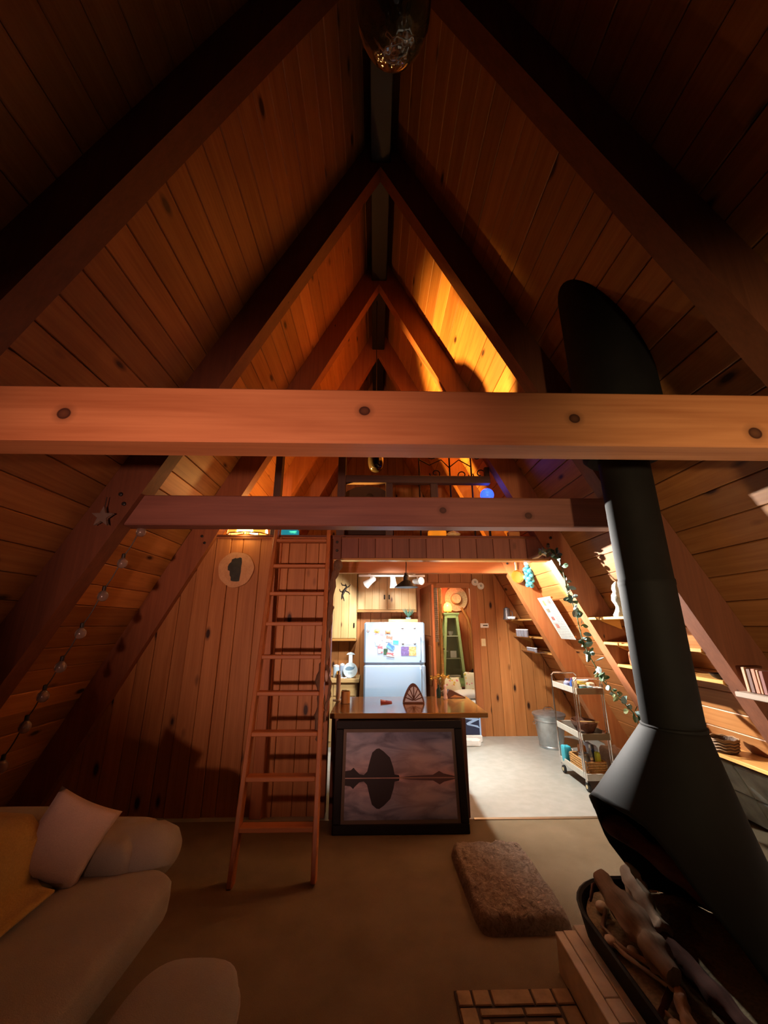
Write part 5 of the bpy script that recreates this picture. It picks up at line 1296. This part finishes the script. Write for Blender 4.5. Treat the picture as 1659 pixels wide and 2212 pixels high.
# blue bag and paper on the floor at the doorway
bb_ = thing('blue_bag', 'dark blue shopping bag with pale blue swoosh standing in the doorway', 'bag', (1.60, 7.10, 0))
MB().box(-.15, .15, -.09, .09, .10, .40, .012).build('bag', plain('navy_nylon', (.012, .022, .07), .5), bb_)
pbm = plain('pale_blue_print', (.30, .48, .80), .6)
sw_ = [(-.115, .36), (.11, .345), (.13, .33), (.03, .29), (-.03, .265), (.10, .24), (.13, .20), (.05, .225), (-.075, .25), (-.09, .275), (-.04, .30), (.02, .325), (-.10, .34)]
MB().prism(sw_, -.0935, -.0895).build('swoosh', pbm, bb_, 0)
for a, b in ((-.15, -.125), (.125, .15)): MB().box(a, b, -.0935, -.0895, .10, .40).build('edge_band', pbm, bb_, 0)
MB().box(-.125, .125, -.0935, -.0895, .375, .40).build('edge_band', pbm, bb_, 0)
MB().box(-.16, .16, -.12, .12, 0, .10, .01).build('tray', M['paper'], bb_)
pp_ = thing('paper_bag', 'crumpled white paper lying on the kitchen floor before the blue bag', 'paper', (1.52, 6.86, 0))
soft_block(MB(), -.13, .15, -.10, .08, 0, .09, .02, 51, amp=.10).build('paper', M['paper'], pp_, 30)

# ================================================================== loft
lr = thing('loft_railing', 'dark wooden loft railing behind the second cross beam', 'railing', (.5, 4.60, 2.85))
rm_ = wood('dark_railing_z', (.085, .048, .036), (.05, .028, .022), 'Z', 0); rmx = wood('dark_railing_x', (.085, .048, .036), (.05, .028, .022), 'X', 0)
for x, h, w_ in ((-.43, 1.18, .10), (-1.23, 1.2, .09)):
    MB().box(x-.5-w_/2, x-.5+w_/2, -.05, .05, 0, h, .006).build('post', rm_, lr)
MB().box(-.88, .96, -.045, .045, .70, .80, .006).build('top_rail', rmx, lr)
for x in (.17, .74): MB().box(x-.5-.045, x-.5+.045, -.03, .03, 0, .70, .004).build('baluster', rm_, lr)
MB().box(.90, .96, -.03, .03, .80, .93, .004).build('end_cap', rm_, lr)
isc = thing('iron_scroll_panel', 'black wrought iron scroll panel standing behind the loft railing', 'ironwork', (1.0, 4.78, 2.85))
def spiral(cx, cz, r0, turns, a0, sgn, n=26): return [(cx+r0*(1-.8*i/n)*math.cos(a0+sgn*turns*2*PI*i/n), 0, cz+r0*(1-.8*i/n)*math.sin(a0+sgn*turns*2*PI*i/n)) for i in range(n+1)]
for x in (-.01, .28, -.42): MB().tube([(x, 0, 0), (x, 0, 1.55)], .011, 8).build('bar', M['iron'], isc)
for cx, cz, r_, s_, a0 in ((.40, .92, .10, 1, PI), (.16, .90, .085, -1, 0), (-.20, .92, .08, 1, PI), (.36, 1.18, .08, -1, PI), (.16, 1.25, .11, 1, 0), (-.26, 1.22, .10, -1, 0), (-.16, 1.30, .09, 1, PI)):
    MB().tube(spiral(cx, cz, r_, 1.3, a0, s_), .008, 7).build('scroll', M['iron'], isc)
for p in ([(.28, 0, 1.02), (.12, 0, 1.12), (.0, 0, 1.02)], [(-.01, 0, 1.0), (-.12, 0, 1.12), (-.28, 0, 1.04), (-.42, 0, 1.12)], [(-.01, 0, .30), (-.06, 0, .40), (-.01, 0, .60)]):
    MB().tube(p, .008, 7).build('brace', M['iron'], isc)
MB().tube([(-.44, 0, 1.5), (-.2, 0, 1.56), (.1, 0, 1.5), (.3, 0, 1.56)], .011, 8).build('top_bar', M['iron'], isc)
bg = thing('blue_glass_globe', 'glowing blue glass ball at the right end of the loft railing', 'lamp', (1.452, 4.72, 2.85))
MB().lathe([(.07, 0), (.075, .01), (.015, .04), (.015, .49), (.05, .52)], 20).build('stand', M['iron'], bg)
MB().ball((0, 0, .60), .088, 22, 14).build('globe', plain('glowing_blue_glass', (.05, .12, .9), .1, emit=(.03, .09, 1.0), estr=2.2), bg, 180)
light('blue_globe_light', 'POINT', (1.42, 4.58, 3.48), 1.4, (.05, .1, 1.0), .05)
tk = thing('storage_chest', 'brown domed chest behind the loft railing', 'trunk', (-.12, 5.15, 2.85))
mb = MB(); mb.prism([(-.36, 0), (.36, 0), (.36, .50), (.34, .60), (.27, .70), (.15, .76), (0, .78), (-.15, .76), (-.27, .70), (-.34, .60), (-.36, .50)], -.25, .25)
mb.build('body', wood('trunk_wood', (.030, .016, .009), (.02, .010, .006), 'X', .3, .8), tk); MB().box(-.365, .365, -.256, .256, .48, .52, .003).build('band', M['iron'], tk)
MB().lathe([(.045, 0), (.05, .012), (.02, .02)], 16, Matrix.Translation((.04, -.25, .62)) @ Matrix.Rotation(R(90), 4, 'X')).build('lock', M['iron'], tk)
# stained glass lamp and glass pieces on the ledge
sg = thing('stained_glass_lamp', 'glowing stained glass lamp on the loft ledge left of the ladder', 'lamp', (-1.56, 4.62, 2.853))
MB().lathe([(.12, 0), (.125, .012), (.03, .03), (.02, .05)], 24).build('foot', M['brass'], sg)
cols = (('amber', (1, .45, .06), 3.0), ('amber', (1, .45, .06), 3.0), ('white', (1, .86, .6), 8.0), ('amber', (1, .5, .08), 5.0), ('milk', (.8, .75, .62), 2.0), ('amber', (1, .45, .06), 3.0), ('white', (1, .86, .6), 8.0), ('amber', (1, .45, .06), 3.0))
for k in range(8):
    a0, a1 = 2*PI*(k-.5)/8+.03, 2*PI*(k+.5)/8-.03; mb = MB(); vs = []
    for r_, z in ((.25, .03), (.24, .10), (.10, .26)): vs += [(r_*math.cos(a0), r_*.55*math.sin(a0), z), (r_*math.cos(a1), r_*.55*math.sin(a1), z)]
    nm, c_, st = cols[k]
    mb.add(vs, [(0, 1, 3, 2), (2, 3, 5, 4)]).build('glass_panel', plain('lit_glass_%d' % k, c_, .2, emit=c_, estr=st*.35), sg, 0)
MB().tube([(.255*math.cos(a), .14*math.sin(a), .03) for a in [2*PI*i/8 for i in range(9)]], .008, 6, False).build('rim', M['brass'], sg)
MB().ball((0, 0, .12), .05).build('bulb', plain('hot_bulb', (1, 1, 1), .3, emit=(1, .72, .35), estr=45.0), sg, 180)
light('loft_lamp_light', 'SPOT', (-1.15, 5.30, 3.20), 3400, (1.0, .50, .09), .06, (1.45, 4.55, 4.8), 60, .7)
light('loft_lamp_lowlight', 'SPOT', (-1.15, 5.30, 3.20), 900, (1.0, .52, .08), .06, (2.0, 5.45, 3.6), 50, .8)
light('loft_lamp_sidelight', 'POINT', (-1.15, 5.30, 3.12), 30, (1.0, .52, .14), .06)
light('stained_glass_downlight', 'POINT', (-1.56, 4.42, 2.88), 3.5, (1.0, .60, .20), .05)
def slabthing(name, lab, x0, x1, z0, z1, col, y=4.56, em=None, cat='glass block'):
    t = thing(name, lab, cat, ((x0+x1)/2, y, z0)); MB().box(-(x1-x0)/2, (x1-x0)/2, -.04, .04, 0, z1-z0, .012).build('block', plain('glass_'+name, col, .15, trans=.2, emit=em, estr=.35 if em else 0), t)
slabthing('teal_glass_block', 'teal glass block lying on the ledge right of the glowing lamp', -1.135, -.93, 2.853, 2.93, (.02, .32, .42), em=(.02, .40, .55))
slabthing('amber_glass_block', 'amber glass block lying on the ledge above the header', .64, .86, 2.853, 2.925, (.85, .35, .03), em=(1, .35, .02))
slabthing('tan_glass_block', 'small tan glass block at the right end of the loft ledge', 1.62, 1.76, 2.853, 2.92, (.55, .24, .08))
t = thing('brass_shell', 'yellowish shell lying beside the amber glass block', 'shell', (.95, 4.55, 2.853))
MB().lathe([(1e-5, 0), (.05, .01), (.065, .03), (.04, .06), (1e-5, .075)], 14, None, 1.4, .7).build('shell', plain('yellow_shell', (.60, .42, .16), .4, noise=.3), t, 180)
